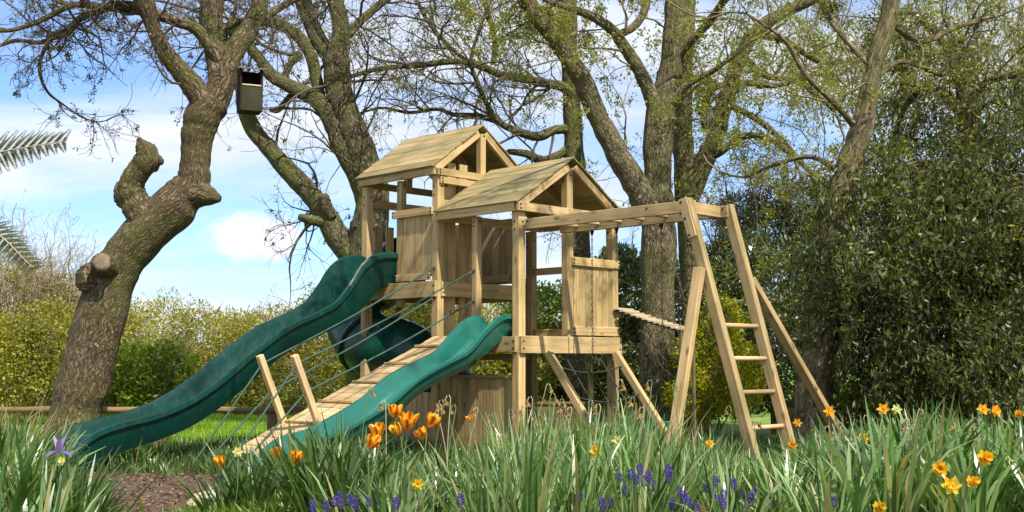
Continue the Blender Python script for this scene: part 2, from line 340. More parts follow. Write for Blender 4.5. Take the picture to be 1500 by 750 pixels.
def twig_crown(acc, limbs, dens=3.0, L1=1.3, lv=3, n2=5, n3=5, r1=.03, up=.06, wig=.28, leafpts=None, tmin=.3, ang=(.5, 1.2), minr=.0025, maxz=99):
    """limbs: list of resampled arrays (k,4). Returns terminal points/dirs"""
    st = []; dr = []; ln = []; rr = []
    for C, dm, t0 in limbs:
        seg = np.linalg.norm(np.diff(C[:, :3], axis=0), axis=1); tot = seg.sum(); n = max(1, int(tot*dens*dm))
        cum = np.concatenate([[0], np.cumsum(seg)])/tot
        for _ in range(n):
            t = random.uniform(t0, 1); i = min(len(C)-2, int(np.searchsorted(cum, t)-1)); i = max(i, 0)
            d = C[i+1, :3]-C[i, :3]; d /= np.linalg.norm(d); v = rng.normal(0, 1, 3); v -= v.dot(d)*d; v /= np.linalg.norm(v)
            a = random.uniform(.6, 1.2); r = C[i, 3]
            st.append(C[i, :3]); dr.append(d*math.cos(a)+v*math.sin(a)); ln.append(L1*random.uniform(.55, 1.25)*min(1.15, .7+r*4)); rr.append(min(r1, r*.55)*random.uniform(.6, 1.1))
        # the limb's own tip carries on
        d = C[-1, :3]-C[-2, :3]; st.append(C[-1, :3]); dr.append(d); ln.append(L1); rr.append(min(C[-1, 3], r1*1.2))
    st, dr, ln, rr = map(np.array, (st, dr, ln, rr))
    P, Q = grow(st, dr, ln, np.maximum(rr, .006), K=8, wig=wig, up=up); V = tubes(P, np.maximum(Q, minr), 5); acc.add(*V)
    p, d, l, r = spawn(P, Q, ln, n2, tmin=.1, ang=ang); P2, Q2 = grow(p, d, l, r, K=6, wig=wig, up=up); acc.add(*tubes(P2, np.maximum(Q2, minr), 4))
    p, d, l, r = spawn(P2, Q2, l, n3, tmin=.1, ang=ang); P3, Q3 = grow(p, d, l, r*.8, K=4, wig=wig*1.1, up=up); acc.add(*tubes(P3, np.maximum(Q3*.9, minr*.75), 3))
    return P2, P3
def leaves_mesh(name, cen, dr, ln, wd, mat, parent=None, fold=.15, nv=None):
    n = len(cen); d = nrm(dr); v = rng.normal(0, 1, (n, 3)) if nv is None else nv
    s = nrm(np.cross(d, v)); nn = np.cross(s, d); ln = np.broadcast_to(ln, (n,))[:, None]; wd = np.broadcast_to(wd, (n,))[:, None]
    a = cen; b = cen+d*ln*.5+s*wd*.5+nn*wd*fold; c = cen+d*ln-nn*ln*.08; e = cen+d*ln*.5-s*wd*.5+nn*wd*fold
    V = np.stack([a, b, c, e], 1).reshape(-1, 3); Fq = np.arange(n*4).reshape(n, 4)
    return link(name, npmesh(name, V, Fq), mat, parent)
def leaves_on(P3, per, jit, size, droop=-.1):
    n, k, _ = P3.shape; nc = max(1, per//9); ci = rng.integers(0, n, nc); cj = rng.integers(max(1, k-3), k, nc); cc = rng.integers(0, nc, per); idx = ci[cc]; j = cj[cc]
    p = P3[idx, j]+rng.normal(0, jit, (per, 3)); d = P3[idx, j]-P3[idx, j-1]; d = nrm(nrm(d)+rng.normal(0, .8, (per, 3))+np.array([0, 0, droop]))
    return p, d, rng.uniform(size*.6, size*1.3, per)
def ell_points(ells, n, shell=.5):
    """points in a union of ellipsoids, biased to the outside; returns points and outward dirs"""
    w = np.array([(e[3]*e[4]+e[4]*e[5]+e[3]*e[5]) for e in ells]); w = w/w.sum(); idx = rng.choice(len(ells), n, p=w); E = np.array(ells)[idx]
    u = nrm(rng.normal(0, 1, (n, 3))); r = rng.uniform(shell**3, 1, n)**(1/3)
    lump = 1+.16*np.sin(u[:, 0]*7+E[:, 0]*3)*np.sin(u[:, 2]*6+E[:, 1])+.1*np.sin(u[:, 1]*13+u[:, 2]*11+E[:, 2]*5)
    return E[:, :3]+u*E[:, 3:6]*(r*lump)[:, None], u
# ================================================================= PLAY FRAME
AX = Vector((-.709, .705, 0)).normalized(); BX = Vector((-AX.y, AX.x, 0)); BX = -BX   # AX: away to the left, BX: away to the right
O = Vector((.065, 11.0, 0))
def W(a, b, z=0): return O+AX*a+BX*b+Vector((0, 0, z))
def frame(a, b, z, xdir, zdir=Vector((0, 0, 1))):
    x = xdir.normalized(); y = zdir.cross(x).normalized(); zz = x.cross(y); p = W(a, b, z)
    return Matrix(((x.x, y.x, zz.x, p.x), (x.y, y.y, zz.y, p.y), (x.z, y.z, zz.z, p.z), (0, 0, 0, 1)))
CF = empty('climbing_frame', (O.x, O.y, 0))
tag(CF, 'pale pine climbing frame with two gabled towers, green slides and monkey bars in the garden', 'climbing frame')
S1 = 1.376; A1 = 1.16; A2 = 1.745; A3 = 2.325; B2 = 1.16; PW = .09
def post(a, b, z0, z1, w=PW, w2=None, name='post'):
    return beam(name, W(a, b, z0), W(a, b, z1), w2 or w, w, M['wood_x'], CF, bolts=[('y', -1, (.92, .86), .15), ('z', -1, (.92,), .1)])
post(0, 0, -.1, 2.36); post(0, S1, -.1, 2.36); post(A1, S1, -.1, 2.36); post(.58, 0, 1.0, 2.36, .07)
post(0, .688, 1.0, 2.86, .085); post(A1, 0, -.1, 2.84); post(A1, B2, -.1, 2.84); post(A2, 0, 1.5, 2.84, .075); post(A3, 0, -.1, 2.84); post(A3, B2, -.1, 2.84)
post(1.13, .577, 2.84, 3.34, .075, name='king_post'); post(2.33, .577, 2.84, 3.34, .075, name='king_post')
EB = [('y', 1, (-.96, .96), .22), ('y', 1, (-.96, .96), -.22), ('y', -1, (-.96, .96), .22), ('y', -1, (-.96, .96), -.22)]
def rail(p0, p1, h, t=.028, name='rail', bolts=EB, mat='wood_x'): return beam(name, p0, p1, t, h, M[mat], CF, bolts=bolts)
# --- low tower
rail(W(-.062, -.045, 1.093), W(-.062, S1+.06, 1.093), .165, .034, 'floor_beam')
rail(W(-.03, -.062, 1.093), W(A1-.05, -.062, 1.093), .15, .034, 'floor_beam')
rail(W(-.03, S1+.062, 1.093), W(A1+.05, S1+.062, 1.093), .15, .034, 'floor_beam')
boxes_obj('floor', [(.035+i*.118, 0, 0, .112, S1-.02, .024) for i in range(10)], M['wood_x'], CF, frame(0, S1/2, 1.16, AX))
rail(W(-.05, .70, 1.925), W(-.05, S1+.05, 1.925), .085, .03); rail(W(-.048, .70, 1.235), W(-.048, S1+.05, 1.235), .09, .028)
def panel(a, b, z0, z1, d, L, n, name='wall_panel', seedtop=0.0, gap=.004, mat='wood_z', th=.018):
    w = L/n; it = []
    for i in range(n):
        dz = random.uniform(0, seedtop); it.append((w*(i+.5), random.uniform(-.001, .001), (z0+z1+dz)/2, w-gap, th, z1-z0+dz))
    return boxes_obj(name, it, M[mat], CF, frame(a, b, 0, d))
panel(-.028, .74, 1.19, 1.96, BX, .62, 7)
rail(W(.05, S1, 1.91), W(A1-.05, S1, 1.91), .075, .04); rail(W(.05, S1, 1.24), W(A1-.05, S1, 1.24), .08, .04)
rail(W(.0, -.06, 2.20), W(.0, -.058, 2.20), .01, .01) if False else None
# gable of the low tower
rail(W(-.068, -.09, 2.40), W(-.068, S1+.09, 2.40), .085, .036, 'gable_beam'); rail(W(A1-.07, -.09, 2.40), W(A1-.07, S1+.09, 2.40), .085, .036, 'gable_beam')
rail(W(-.03, -.085, 2.405), W(1.06, -.085, 2.405), .095, .03, 'eave_beam', bolts=None); rail(W(-.03, S1+.085, 2.405), W(1.06, S1+.085, 2.405), .095, .03, 'eave_beam', bolts=None)
def rake(a, b0, b1, z0, z1): beam('rafter', W(a, b0, z0), W(a, b1, z1), .04, .075, M['wood_x'], CF)
def roof(a0, a1, bm_, hw, ze, zr, nb=8):
    e = empty_mesh_roof(a0, a1, bm_, hw, ze, zr, nb)
    for a in (a0+.035, (a0+a1)/2, a1-.035):
        rake(a, bm_-hw+.05, bm_-.045, ze-.02, zr-.085) ; rake(a, bm_+hw-.05, bm_+.045, ze-.02, zr-.085)
def empty_mesh_roof(a0, a1, bm_, hw, ze, zr, nb):
    L = a1-a0; sl = math.hypot(hw, zr-ze); ang = math.atan2(zr-ze, hw)
    out = []
    for sg in (-1, 1):
        it = []; w = sl/nb
        for i in range(nb):
            t = (i+.5)*w                          # distance up the slope from the eave
            b = -hw+t*math.cos(ang); z = ze+t*math.sin(ang)
            j = random.uniform(-.008, .008)
            it.append((L/2+j, -b*sg if False else b*sg, z+.012+random.uniform(0, .003), L+random.uniform(-.01, .012), w+.012, .013, (ang-.10)*(-sg)*-1, 'X'))
        # frame with x=AX, y = BX
        p = W(a0, bm_, 0); x, y, z_ = AX, BX, Vector((0, 0, 1))
        m = Matrix(((x.x, y.x, 0, p.x), (x.y, y.y, 0, p.y), (0, 0, 1, 0), (0, 0, 0, 1)))
        # AX x BX points down: mirrored frame, so bake coordinates instead
        bmh = bmesh.new()
        for cx, cy, cz, sx, sy, sz, rot, _ in it:
            vs = bmesh.ops.create_cube(bmh, size=1)['verts']; bmesh.ops.scale(bmh, vec=(sx, sy, sz), verts=vs)
            rr = (ang-.018)*sg
            bmesh.ops.rotate(bmh, cent=(0, 0, 0), matrix=Matrix.Rotation(rr, 3, 'X'), verts=vs)
            bmesh.ops.translate(bmh, vec=(cx, cy, cz), verts=vs)
            for v in vs: v.co.x += .004*math.sin(v.co.y*60+cx)
        bmesh.ops.transform(bmh, matrix=Matrix.Diagonal((1, -1, 1, 1)), verts=bmh.verts); bmesh.ops.reverse_faces(bmh, faces=bmh.faces)
        me = bpy.data.meshes.new('roof'); bmh.to_mesh(me); bmh.free()
        o = link('roof_slope', me, M['wood_roof'], CF)
        y2 = -BX; o.matrix_basis = Matrix(((x.x, y2.x, 0, p.x), (x.y, y2.y, 0, p.y), (0, 0, 1, 0), (0, 0, 0, 1)))
        out.append(o)
    return out
roof(-.09, 1.10, .688, .80, 2.43, 2.945, 8)
roof(1.09, 2.39, .577, .70, 2.91, 3.43, 7)
# --- high tower
rail(W(A1-.05, -.062, 1.668), W(A3+.05, -.062, 1.668), .165, .034, 'floor_beam'); rail(W(A1-.05, B2+.06, 1.668), W(A3+.05, B2+.06, 1.668), .165, .034, 'floor_beam')
rail(W(A1-.05, 0, 1.668), W(A1-.05, B2, 1.668), .15, .034, 'floor_beam'); rail(W(A3+.06, -.05, 1.668), W(A3+.06, B2+.05, 1.668), .15, .034, 'floor_beam')
boxes_obj('floor', [(.05+i*.118, 0, 0, .112, B2-.02, .024) for i in range(10)], M['wood_x'], CF, frame(A1, B2/2, 1.74, AX))
panel(A1+.04, -.03, 1.80, 2.47, AX, .56, 6); rail(W(A1+.02, -.06, 2.475), W(A2+.07, -.06, 2.475), .08, .03); rail(W(A1+.06, -.056, 1.80), W(A2+.02, -.056, 1.80), .07, .02)
panel(A1+.06, B2, 1.78, 2.50, AX, 1.1, 10); rail(W(A1+.05, B2-.03, 1.84), W(A3-.05, B2-.03, 1.84), .08, .02); rail(W(A1+.06, B2+.0, 1.62), W(A3, B2+.0, 1.62), .02, .2)
rail(W(A3, .05, 2.66), W(A3, B2-.05, 2.66), .085, .03); 
for b in (.10, .26, .95): panel(A3+.0, b, 1.76, 2.42, BX, .11, 1, 'slat')
rail(W(A1-.062, -.07, 2.87), W(A1-.062, B2+.09, 2.87), .075, .034, 'gable_beam'); rail(W(A1-.06, -.03, 2.785), W(A1-.06, B2+.05, 2.785), .07, .03, 'gable_beam')
rail(W(A3+.03, -.07, 2.87), W(A3+.03, B2+.09, 2.87), .075, .034, 'gable_beam')
rail(W(1.12, -.078, 2.886), W(2.37, -.078, 2.886), .095, .03, 'eave_beam', bolts=None); rail(W(1.12, B2+.078, 2.886), W(2.37, B2+.078, 2.886), .095, .03, 'eave_beam', bolts=None)
for b, z0, z1 in ((.06, .9, 2.74), (.17, .95, 3.0), (.335, .95, 3.0)): panel(A1+.05, b, z0, z1, BX, .115, 1, 'upright_board')
rail(W(A1+.0, .46, .95), W(A1+.0, .48, 2.7), .06, .07, 'upright_board', bolts=None)
# playhouse wall under the low tower
panel(.05, 0.0, .02, .77, AX, 1.06, 12, 'playhouse_wall'); rail(W(.04, 0, .785), W(A1-.04, 0, .785), .03, .05, bolts=None)
panel(A1+.05, 0.01, .02, .62, AX, .62, 7, 'playhouse_wall')
rail(W(A1, 0, .72), W(A3, 0, .72), .07, .03); 
beam('brace', W(A3-.02, .02, .55), W(A3-.02, .45, 1.55), .04, .07, M['wood_x'], CF)
rail(W(A1, .03, .98), W(A1, S1, .98), .07, .04)
# --- slides
def slide(name, a0, a1, prof, mat, wall=.17, label=None, ribs=2):
    """prof: list (distance along -BX, z) ; channel swept between a0..a1"""
    C = catmull(np.array([[d, z, w] for d, z, w in prof]), 10)
    w = (a1-a0)
    # cross-section (a, h) closed loop: inner then outer
    inner = [(-.5*w-.015, 1.0), (-.5*w+.012, .97), (-.5*w+.03, .75), (-.5*w+.045, .35), (-.5*w+.085, .07), (-.5*w+.13, .015), (-.07, .0), (-.05, .06), (.05, .06), (.07, .0), (.5*w-.13, .015), (.5*w-.085, .07), (.5*w-.045, .35), (.5*w-.03, .75), (.5*w-.012, .97), (.5*w+.015, 1.0)]
    outer = [(.5*w+.03, .96), (.5*w+.03, .80), (.5*w+.005, .78), (.5*w-.02, .35), (.5*w-.07, -.04), (.5*w-.13, -.10), (0, -.11), (-.5*w+.13, -.10), (-.5*w+.07, -.04), (-.5*w+.02, .35), (-.5*w-.005, .78), (-.5*w-.03, .80), (-.5*w-.03, .96)]
    sec = inner+outer; k = len(sec); n = len(C); V = []; amid = (a0+a1)/2
    T = np.gradient(C[:, :2], axis=0); T = T/np.linalg.norm(T, axis=1, keepdims=True)
    for i in range(n):
        nx, nz = -T[i, 1], T[i, 0]          # normal in (dist, z)
        for (a, h) in sec:
            hh = h*C[i, 2] if h > .0 else h*.15
            if h > .0 and h < .08: hh = h*.17
            p = W(amid+a, -(C[i, 0]+nx*hh), C[i, 1]+nz*hh); V.append(p[:])
    idx = np.arange(n*k).reshape(n, k); a = idx[:-1]; b = idx[1:]
    Fq = np.stack([a, np.roll(a, -1, 1), np.roll(b, -1, 1), b], -1).reshape(-1, 4)
    fl = list(Fq.ravel()); sz = [4]*len(Fq)
    fl += list(idx[0][::-1]); sz.append(k); fl += list(idx[-1]); sz.append(k)
    me = npmesh(name, np.array(V), fl, None, sz)
    o = link(name, me, mat, CF, True)
    mo = o.modifiers.new('e', 'EDGE_SPLIT'); mo.split_angle = R(50)
    if label: o['label'] = label
    bm = bmesh.new(); bm.from_mesh(me); bmesh.ops.recalc_face_normals(bm, faces=bm.faces); bm.to_mesh(me); bm.free()
    return o
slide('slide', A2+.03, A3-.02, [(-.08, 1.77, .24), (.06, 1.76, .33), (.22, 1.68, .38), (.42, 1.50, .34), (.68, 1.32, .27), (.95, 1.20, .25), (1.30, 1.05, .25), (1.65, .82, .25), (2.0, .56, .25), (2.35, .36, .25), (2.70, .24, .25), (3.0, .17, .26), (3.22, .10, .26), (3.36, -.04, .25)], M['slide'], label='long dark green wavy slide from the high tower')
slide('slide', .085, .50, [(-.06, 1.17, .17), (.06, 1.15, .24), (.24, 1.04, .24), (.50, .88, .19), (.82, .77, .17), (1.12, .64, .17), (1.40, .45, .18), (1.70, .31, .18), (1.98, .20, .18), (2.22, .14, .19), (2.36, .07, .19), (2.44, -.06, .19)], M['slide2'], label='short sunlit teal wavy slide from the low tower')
# tube slide
def tube_slide():
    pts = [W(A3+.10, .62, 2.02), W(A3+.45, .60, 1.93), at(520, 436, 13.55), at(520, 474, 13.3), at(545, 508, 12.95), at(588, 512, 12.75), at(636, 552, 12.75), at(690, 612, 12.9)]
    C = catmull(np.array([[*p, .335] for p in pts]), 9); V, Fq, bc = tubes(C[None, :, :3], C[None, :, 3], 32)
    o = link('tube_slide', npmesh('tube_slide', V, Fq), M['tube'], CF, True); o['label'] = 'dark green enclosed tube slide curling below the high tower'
    so = o.modifiers.new('s', 'SOLIDIFY'); so.thickness = .012
    for i in (12, 22, 34, 50):
        i = min(i, len(C)-2); c = C[i, :3]; d = C[i+1, :3]-C[i, :3]; d /= np.linalg.norm(d)
        P = np.array([c-d*.028, c-d*.027, c+d*.027, c+d*.028])[None]; Rr = np.array([[.33, .366, .366, .33]])
        V, Fq, _ = tubes(P, Rr, 32); f = link('flange', npmesh('flange', V, Fq), M['tube'], o, False); f.matrix_parent_inverse = Matrix()
        o_inv = Matrix.Translation(CF.location)
        f.parent = o; f.matrix_parent_inverse = Matrix.Identity(4)
tube_slide()
# --- ramp with rope rails
def ramp_z(L): return 1.17-(1.02)*(L/2.30)
rang = math.atan2(1.02, 2.30)
def ramp_part():
    d0 = W(.87, -.04, ramp_z(.04)); d1 = W(.87, -2.36, ramp_z(2.36)); x = (d1-d0).normalized(); L = (d1-d0).length
    up = Vector((0, 0, 1)); y = up.cross(x).normalized(); z = x.cross(y)
    fr = Matrix(((x.x, y.x, z.x, d0.x), (x.y, y.y, z.y, d0.y), (x.z, y.z, z.z, d0.z), (0, 0, 0, 1)))
    nb = 17; it = [((i+.5)*L/nb, 0, .03+.003*math.sin(i*5), L/nb-.006, .56, .022) for i in range(nb)]
    m = wood('ramp_board', (.60, .44, .26), (.42, .29, .16), axis='Y')
    o = boxes_obj('climbing_ramp', it, m, CF, fr)
    for s in (-1, 1):
        q = y*(.24*s); beam('bearer', d0+q-z*.025, d1+q-z*.025, .04, .075, M['wood_x'], CF)
    for k in range(5):
        p = d0+x*(.28+k*.42)+z*.052; beam('foot_batten', p-y*.26, p+y*.26, .035, .022, M['wood_x'], CF)
    for s, a in ((1, .60), (-1, 1.13)):
        base = W(a, -1.82, ramp_z(1.82)-.05); top = base+z*.74; beam('rail_post', base, top, .055, .055, M['wood_pale'], CF)
        ha = .62 if s == 1 else A1
        for k, (zt, u) in enumerate(((1.72+.0, .66), (1.42, .40))):
            zt = zt+(.06 if a > 1 else 0)
            p0 = W(.58 if a < 1 else A1, -.05, zt+.1); p1 = base+z*u; p2 = W(a, -2.75+.12*k, .08)
            P = catmull(np.array([[*p0], [*((p0+p1)/2-Vector((0, 0, .025)))], [*p1]]), 8)
            P = np.vstack([P, np.linspace(P[-1], np.array(p2), 6)[1:]])[None]
            V, Fq, _ = tubes(P, np.full(P.shape[:2], .0085), 7); kq = np.array([p0[:], p1[:]]); rp = link('rope', npmesh('rope', V, Fq), M['rope'], CF, True)
            ka = Acc()
            for kp in kq:
                dq = np.array((p1-p0).normalized()); ka.add(*tubes(np.array([kp-dq*.022, kp-dq*.012, kp, kp+dq*.012, kp+dq*.022])[None], np.array([[.006, .017, .013, .018, .006]]), 8))
            kn = ka.obj('knot', M['net'], rp); kn.matrix_parent_inverse = Matrix.Identity(4)
ramp_part()
# --- monkey bars
def mk():
    for b in (.02, .52):
        beam('monkey_bar_beam', W(-.085 if b < .3 else -.07, b, 2.235), W(-2.03, b, 2.225), .045, .10, M['wood_x'], CF, bolts=[('y', -1, (-.97, .5, .95), .2), ('y', 1, (-.97, .97), .2)])
    for k in range(7):
        a = -.30-k*.27; beam_round('monkey_rung', W(a, .0, 2.235), W(a, .54, 2.235), .016)
    zt = 2.28
    nt_, nb_ = W(-1.99, -.035, zt), W(-2.64, .03, -.1); ft_, fb_ = W(-2.0, .55, zt), W(-2.66, .55, -.1)
    beam('ladder_leg', nt_, nb_, .07, .085, M['wood_x'], CF, up=AX); beam('ladder_leg', ft_, fb_, .07, .085, M['wood_x'], CF, up=AX)
    beam('cross_beam', W(-2.0, .0, 2.225), W(-2.0, .60, 2.225), .10, .10, M['wood_x'], CF) if False else beam('cross_beam', W(-1.935, .05, 2.225), W(-1.935, .52, 2.225), .045, .10, M['wood_x'], CF)
    d = (nb_-nt_).normalized(); q = nt_-BX*.055+d*.0
    beam('gusset_plate', q, q+d*.34, .02, .085, M['wood_x'], CF, up=AX, bolts=[('y', s, (-.85, 0, .85), .25) for s in (-1, 1)])
    for py in (477.5, 525.5, 576.5, 628):
        t = None
        for z in (np.linspace(0, 2.2, 221)):
            u = (zt-z)/(zt+.1); p = nt_.lerp(nb_, u); tt = math.atan2(p.z-H, p.y)-PITCH; yy = 375-F*math.tan(tt)
            if yy < py: t = u; break
        beam_round('rung', nt_.lerp(nb_, t), ft_.lerp(fb_, t), .019)
    u = .245; p = nt_.lerp(nb_, u)-BX*.03; beam('brace', p-BX*.04, Vector((1.215, 9.28, -.08)), .055, .09, M['wood_x'], CF, up=AX)
    p = ft_.lerp(fb_, .27)+BX*.05; beam('brace', p, Vector((3.16, 10.6, -.08)), .055, .085, M['wood_x'], CF, up=AX)
def beam_round(name, p0, p1, r, mat='wood_pale'):
    d = (p1-p0); L = d.length; x = d.normalized(); y = Vector((0, 0, 1)).cross(x).normalized(); z = x.cross(y)
    bm = bmesh.new(); bmesh.ops.create_cone(bm, cap_ends=True, segments=14, radius1=r, radius2=r, depth=L)
    bmesh.ops.rotate(bm, cent=(0, 0, 0), matrix=Matrix.Rotation(math.pi/2, 3, 'Y'), verts=bm.verts); me = bpy.data.meshes.new(name); bm.to_mesh(me); bm.free()
    o = link(name, me, M[mat], CF, False); m = (p0+p1)/2
    for f in me.polygons: f.use_smooth = len(f.vertices) == 4
    o.matrix_basis = Matrix(((x.x, y.x, z.x, m.x), (x.y, y.y, z.y, m.y), (x.z, y.z, z.z, m.z), (0, 0, 0, 1))); return o
mk()
# parents: every part already sits in world space; CF carries an inverse so nothing moves
# --- climbing net off the front of the low tower
def net():
    r0, r1 = (W(-.10, .30, 1.02), W(-.93, .30, -.05)), (W(-.10, 1.30, 1.02), W(-.95, 1.30, -.05))
    beam('net_rail', *r0, .055, .07, M['wood_x'], CF); beam('net_rail', *r1, .055, .07, M['wood_x'], CF)
    acc = Acc(); g = lambda u, v: np.array(r0[0].lerp(r0[1], u).lerp(r1[0].lerp(r1[1], u), v))
    def sag(p, u, v): return p-np.array([0, 0, .07*math.sin(math.pi*v)])
    for u in (.12, .38, .64): acc.add(*tubes(np.array([sag(g(u, v), u, v) for v in np.linspace(0, 1, 9)])[None], np.full((1, 9), .008), 6))
    for v in (.25, .5, .75): acc.add(*tubes(np.array([sag(g(u, v), u, v) for u in np.linspace(0, .95, 9)])[None], np.full((1, 9), .008), 6))
    acc.obj('cargo_net', M['net'], CF)
net()
# --- hanging chains (own things)
def chain_mesh(n, pitch=.034):
    acc = Acc()
    for i in range(n):
        t = np.linspace(0, 2*math.pi, 13)[:12]; r = np.stack([.008*np.cos(t), np.zeros(12), .021*np.sin(t)], 1)
        if i % 2: r = r[:, [1, 0, 2]]
        r[:, 2] -= .03+i*pitch; P = np.vstack([r, r[:1], r[1:2]])[None]
        acc.add(*tubes(P, np.full((1, 14), .0032), 5))
    return acc
def hang(a, n, label):
    e = empty('hanging_chain', W(a, .52, 2.18)); tag(e, label, 'chain', 'chains hanging from the monkey bars')
    c = chain_mesh(n); V = np.vstack(c.V)+np.array(e.location); me = npmesh('chain_links', V, np.vstack(c.F)); link('chain_links', me, M['chain'], e, True)
    P = np.array([[0, 0, .02], [0, 0, -.005], [0, 0, -.02], [0, 0, -.05]])[None]+np.array(e.location); V, Fq, _ = tubes(P, np.array([[.016, .02, .017, .006]]), 10)
    link('hook', npmesh('hook', V, Fq), M['hook'], e, True)
hang(-.47, 36, 'long dull steel chain hanging in front of the low tower wall panel'); hang(-.775, 9, 'short steel chain hanging beside the right corner post of the low tower'); hang(-1.30, 36, 'steel chain hanging in front of the thick tree trunk')
# --- plank bridge behind
def bridge():
    p0 = W(.02, S1+.10, 1.50); p1 = at(1010, 484, 11.6); e = empty('plank_bridge', p0); tag(e, 'rope bridge of pale wooden slats sloping away from the low tower', 'rope bridge')
    d = p1-p0; x = d.normalized(); y = Vector((0, 0, 1)).cross(x).normalized(); z = x.cross(y)
    for s in (-1, 1):
        P = np.array([p0+d*t+y*(.13*s)-z*.02-Vector((0, 0, .015*math.sin(math.pi*t))) for t in np.linspace(0, 1, 14)])[None]
        V, Fq, _ = tubes(P, np.full((1, 14), .009), 6); link('rope', npmesh('rope', V, Fq), M['net'], e, True)
    for k in range(12):
        t = .10+k*.078; c = p0+d*t-Vector((0, 0, .015*math.sin(math.pi*t)))
        beam('slat', c-y*.17, c+y*.17, .055, .022, M['slats'], e)
    for k, s in enumerate((-1, 1)):
        c = p1+y*(.14*s)-x*.03; beam('support_post', c+Vector((0, 0, .02)), Vector((c.x, c.y, -.05)), .032, .032, M['wood_old'], e)
bridge()
def childfix():
    for o in bpy.data.objects:
        pass
# ================================================================= GROUND
def ground():
    xs = np.unique(np.concatenate([np.linspace(-9, 9, 145), -np.geomspace(9, 600, 26), np.geomspace(9, 600, 26)])); ys = np.unique(np.concatenate([np.linspace(-4, 24, 190), np.geomspace(24, 1500, 34), [-40, -20, -8]]))
    X, Y = np.meshgrid(xs, ys, indexing='ij'); Z = gz(X, Y); V = np.stack([X, Y, Z], -1).reshape(-1, 3); nx, ny = X.shape
    idx = np.arange(nx*ny).reshape(nx, ny); Fq = np.stack([idx[:-1, :-1], idx[1:, :-1], idx[1:, 1:], idx[:-1, 1:]], -1).reshape(-1, 4)
    m, nt, p, out = newmat('garden_soil_and_lawn'); L = nt.links; tc = N(nt, 'TexCoord'); sp = N(nt, 'SeparateXYZ'); L.new(tc.outputs['Object'], sp.inputs[0])
    n = N(nt, 'TexNoise', i_Scale=38.0, i_Detail=6.0, i_Roughness=.75); L.new(tc.outputs['Object'], n.inputs[0])
    soil = ramp(nt, n.outputs[0], [(.35, (.035, .02, .012)), (.5, (.12, .07, .045)), (.68, (.27, .18, .12))])
    n2 = N(nt, 'TexNoise', i_Scale=1.2, i_Detail=6.0); L.new(tc.outputs['Object'], n2.inputs[0])
    gr = ramp(nt, n2.outputs[0], [(.35, (.14, .24, .02)), (.65, (.22, .33, .035))])
    # lawn beyond the rail fence
    md = N(nt, 'Math', operation='MULTIPLY_ADD'); L.new(n2.outputs[0], md.inputs[0]); md.inputs[1].default_value = 1.5; L.new(sp.outputs[1], md.inputs[2])
    rr = N(nt, 'MapRange'); rr.inputs['From Min'].default_value = 12.6; rr.inputs['From Max'].default_value = 13.4; L.new(md.outputs[0], rr.inputs[0])
    col = mixc(nt, soil.outputs[0], gr.outputs[0], rr.outputs[0]); L.new(col, p.inputs['Base Color']); p.inputs['Roughness'].default_value = .95
    b = N(nt, 'Bump', i_Strength=.8, i_Distance=.03); L.new(n.outputs[0], b.inputs['Height']); L.new(b.outputs[0], p.inputs['Normal'])
    tag(link('ground', npmesh('ground', V, Fq), m, None, True), kind='structure')
ground()
# ---- grass and ground cover (uncountable)
def blades(base, h, w, lean, curl, S_=5, seed=None, fold=.0, az=None):
    """curved ribbons; base (n,3), returns V,F"""
    n = len(base); az = rng.uniform(0, 2*math.pi, n) if az is None else az; hd = np.stack([np.cos(az), np.sin(az), np.zeros(n)], 1); sd = np.stack([-np.sin(az), np.cos(az), np.zeros(n)], 1)
    tw = rng.uniform(-.9, .9, n); t = np.linspace(0, 1, S_+1); P = np.empty((n, S_+1, 3)); P[:, 0] = base; ang = lean.copy()
    for k in range(S_):
        dd = hd*np.sin(ang)[:, None]+np.array([0, 0, 1.])*np.cos(ang)[:, None]; P[:, k+1] = P[:, k]+dd*(h/S_)[:, None]; ang = ang+curl*(k+1)/S_*2/S_
    prof = np.array([.75, 1, 1, .92, .72, .12]) if S_ == 5 else np.interp(t, [0, .2, .6, .85, 1], [.7, 1, .95, .6, .08])
    side = sd*np.cos(tw)[:, None]+hd*np.sin(tw)[:, None]
    Wd = (w[:, None]*prof[None, :])[:, :, None]*side[:, None, :]*.5
    V = np.stack([P-Wd, P+Wd], 2)
    V = V.reshape(-1, 3); idx = np.arange(n*(S_+1)*2).reshape(n, S_+1, 2)
    Fq = np.stack([idx[:, :-1, 0], idx[:, :-1, 1], idx[:, 1:, 1], idx[:, 1:, 0]], -1).reshape(-1, 4); return V, Fq
def scatter(n, x0, x1, y0, y1):
    x = rng.uniform(x0, x1, n); y = rng.uniform(y0, y1, n); return np.stack([x, y, gz(x, y)], 1)
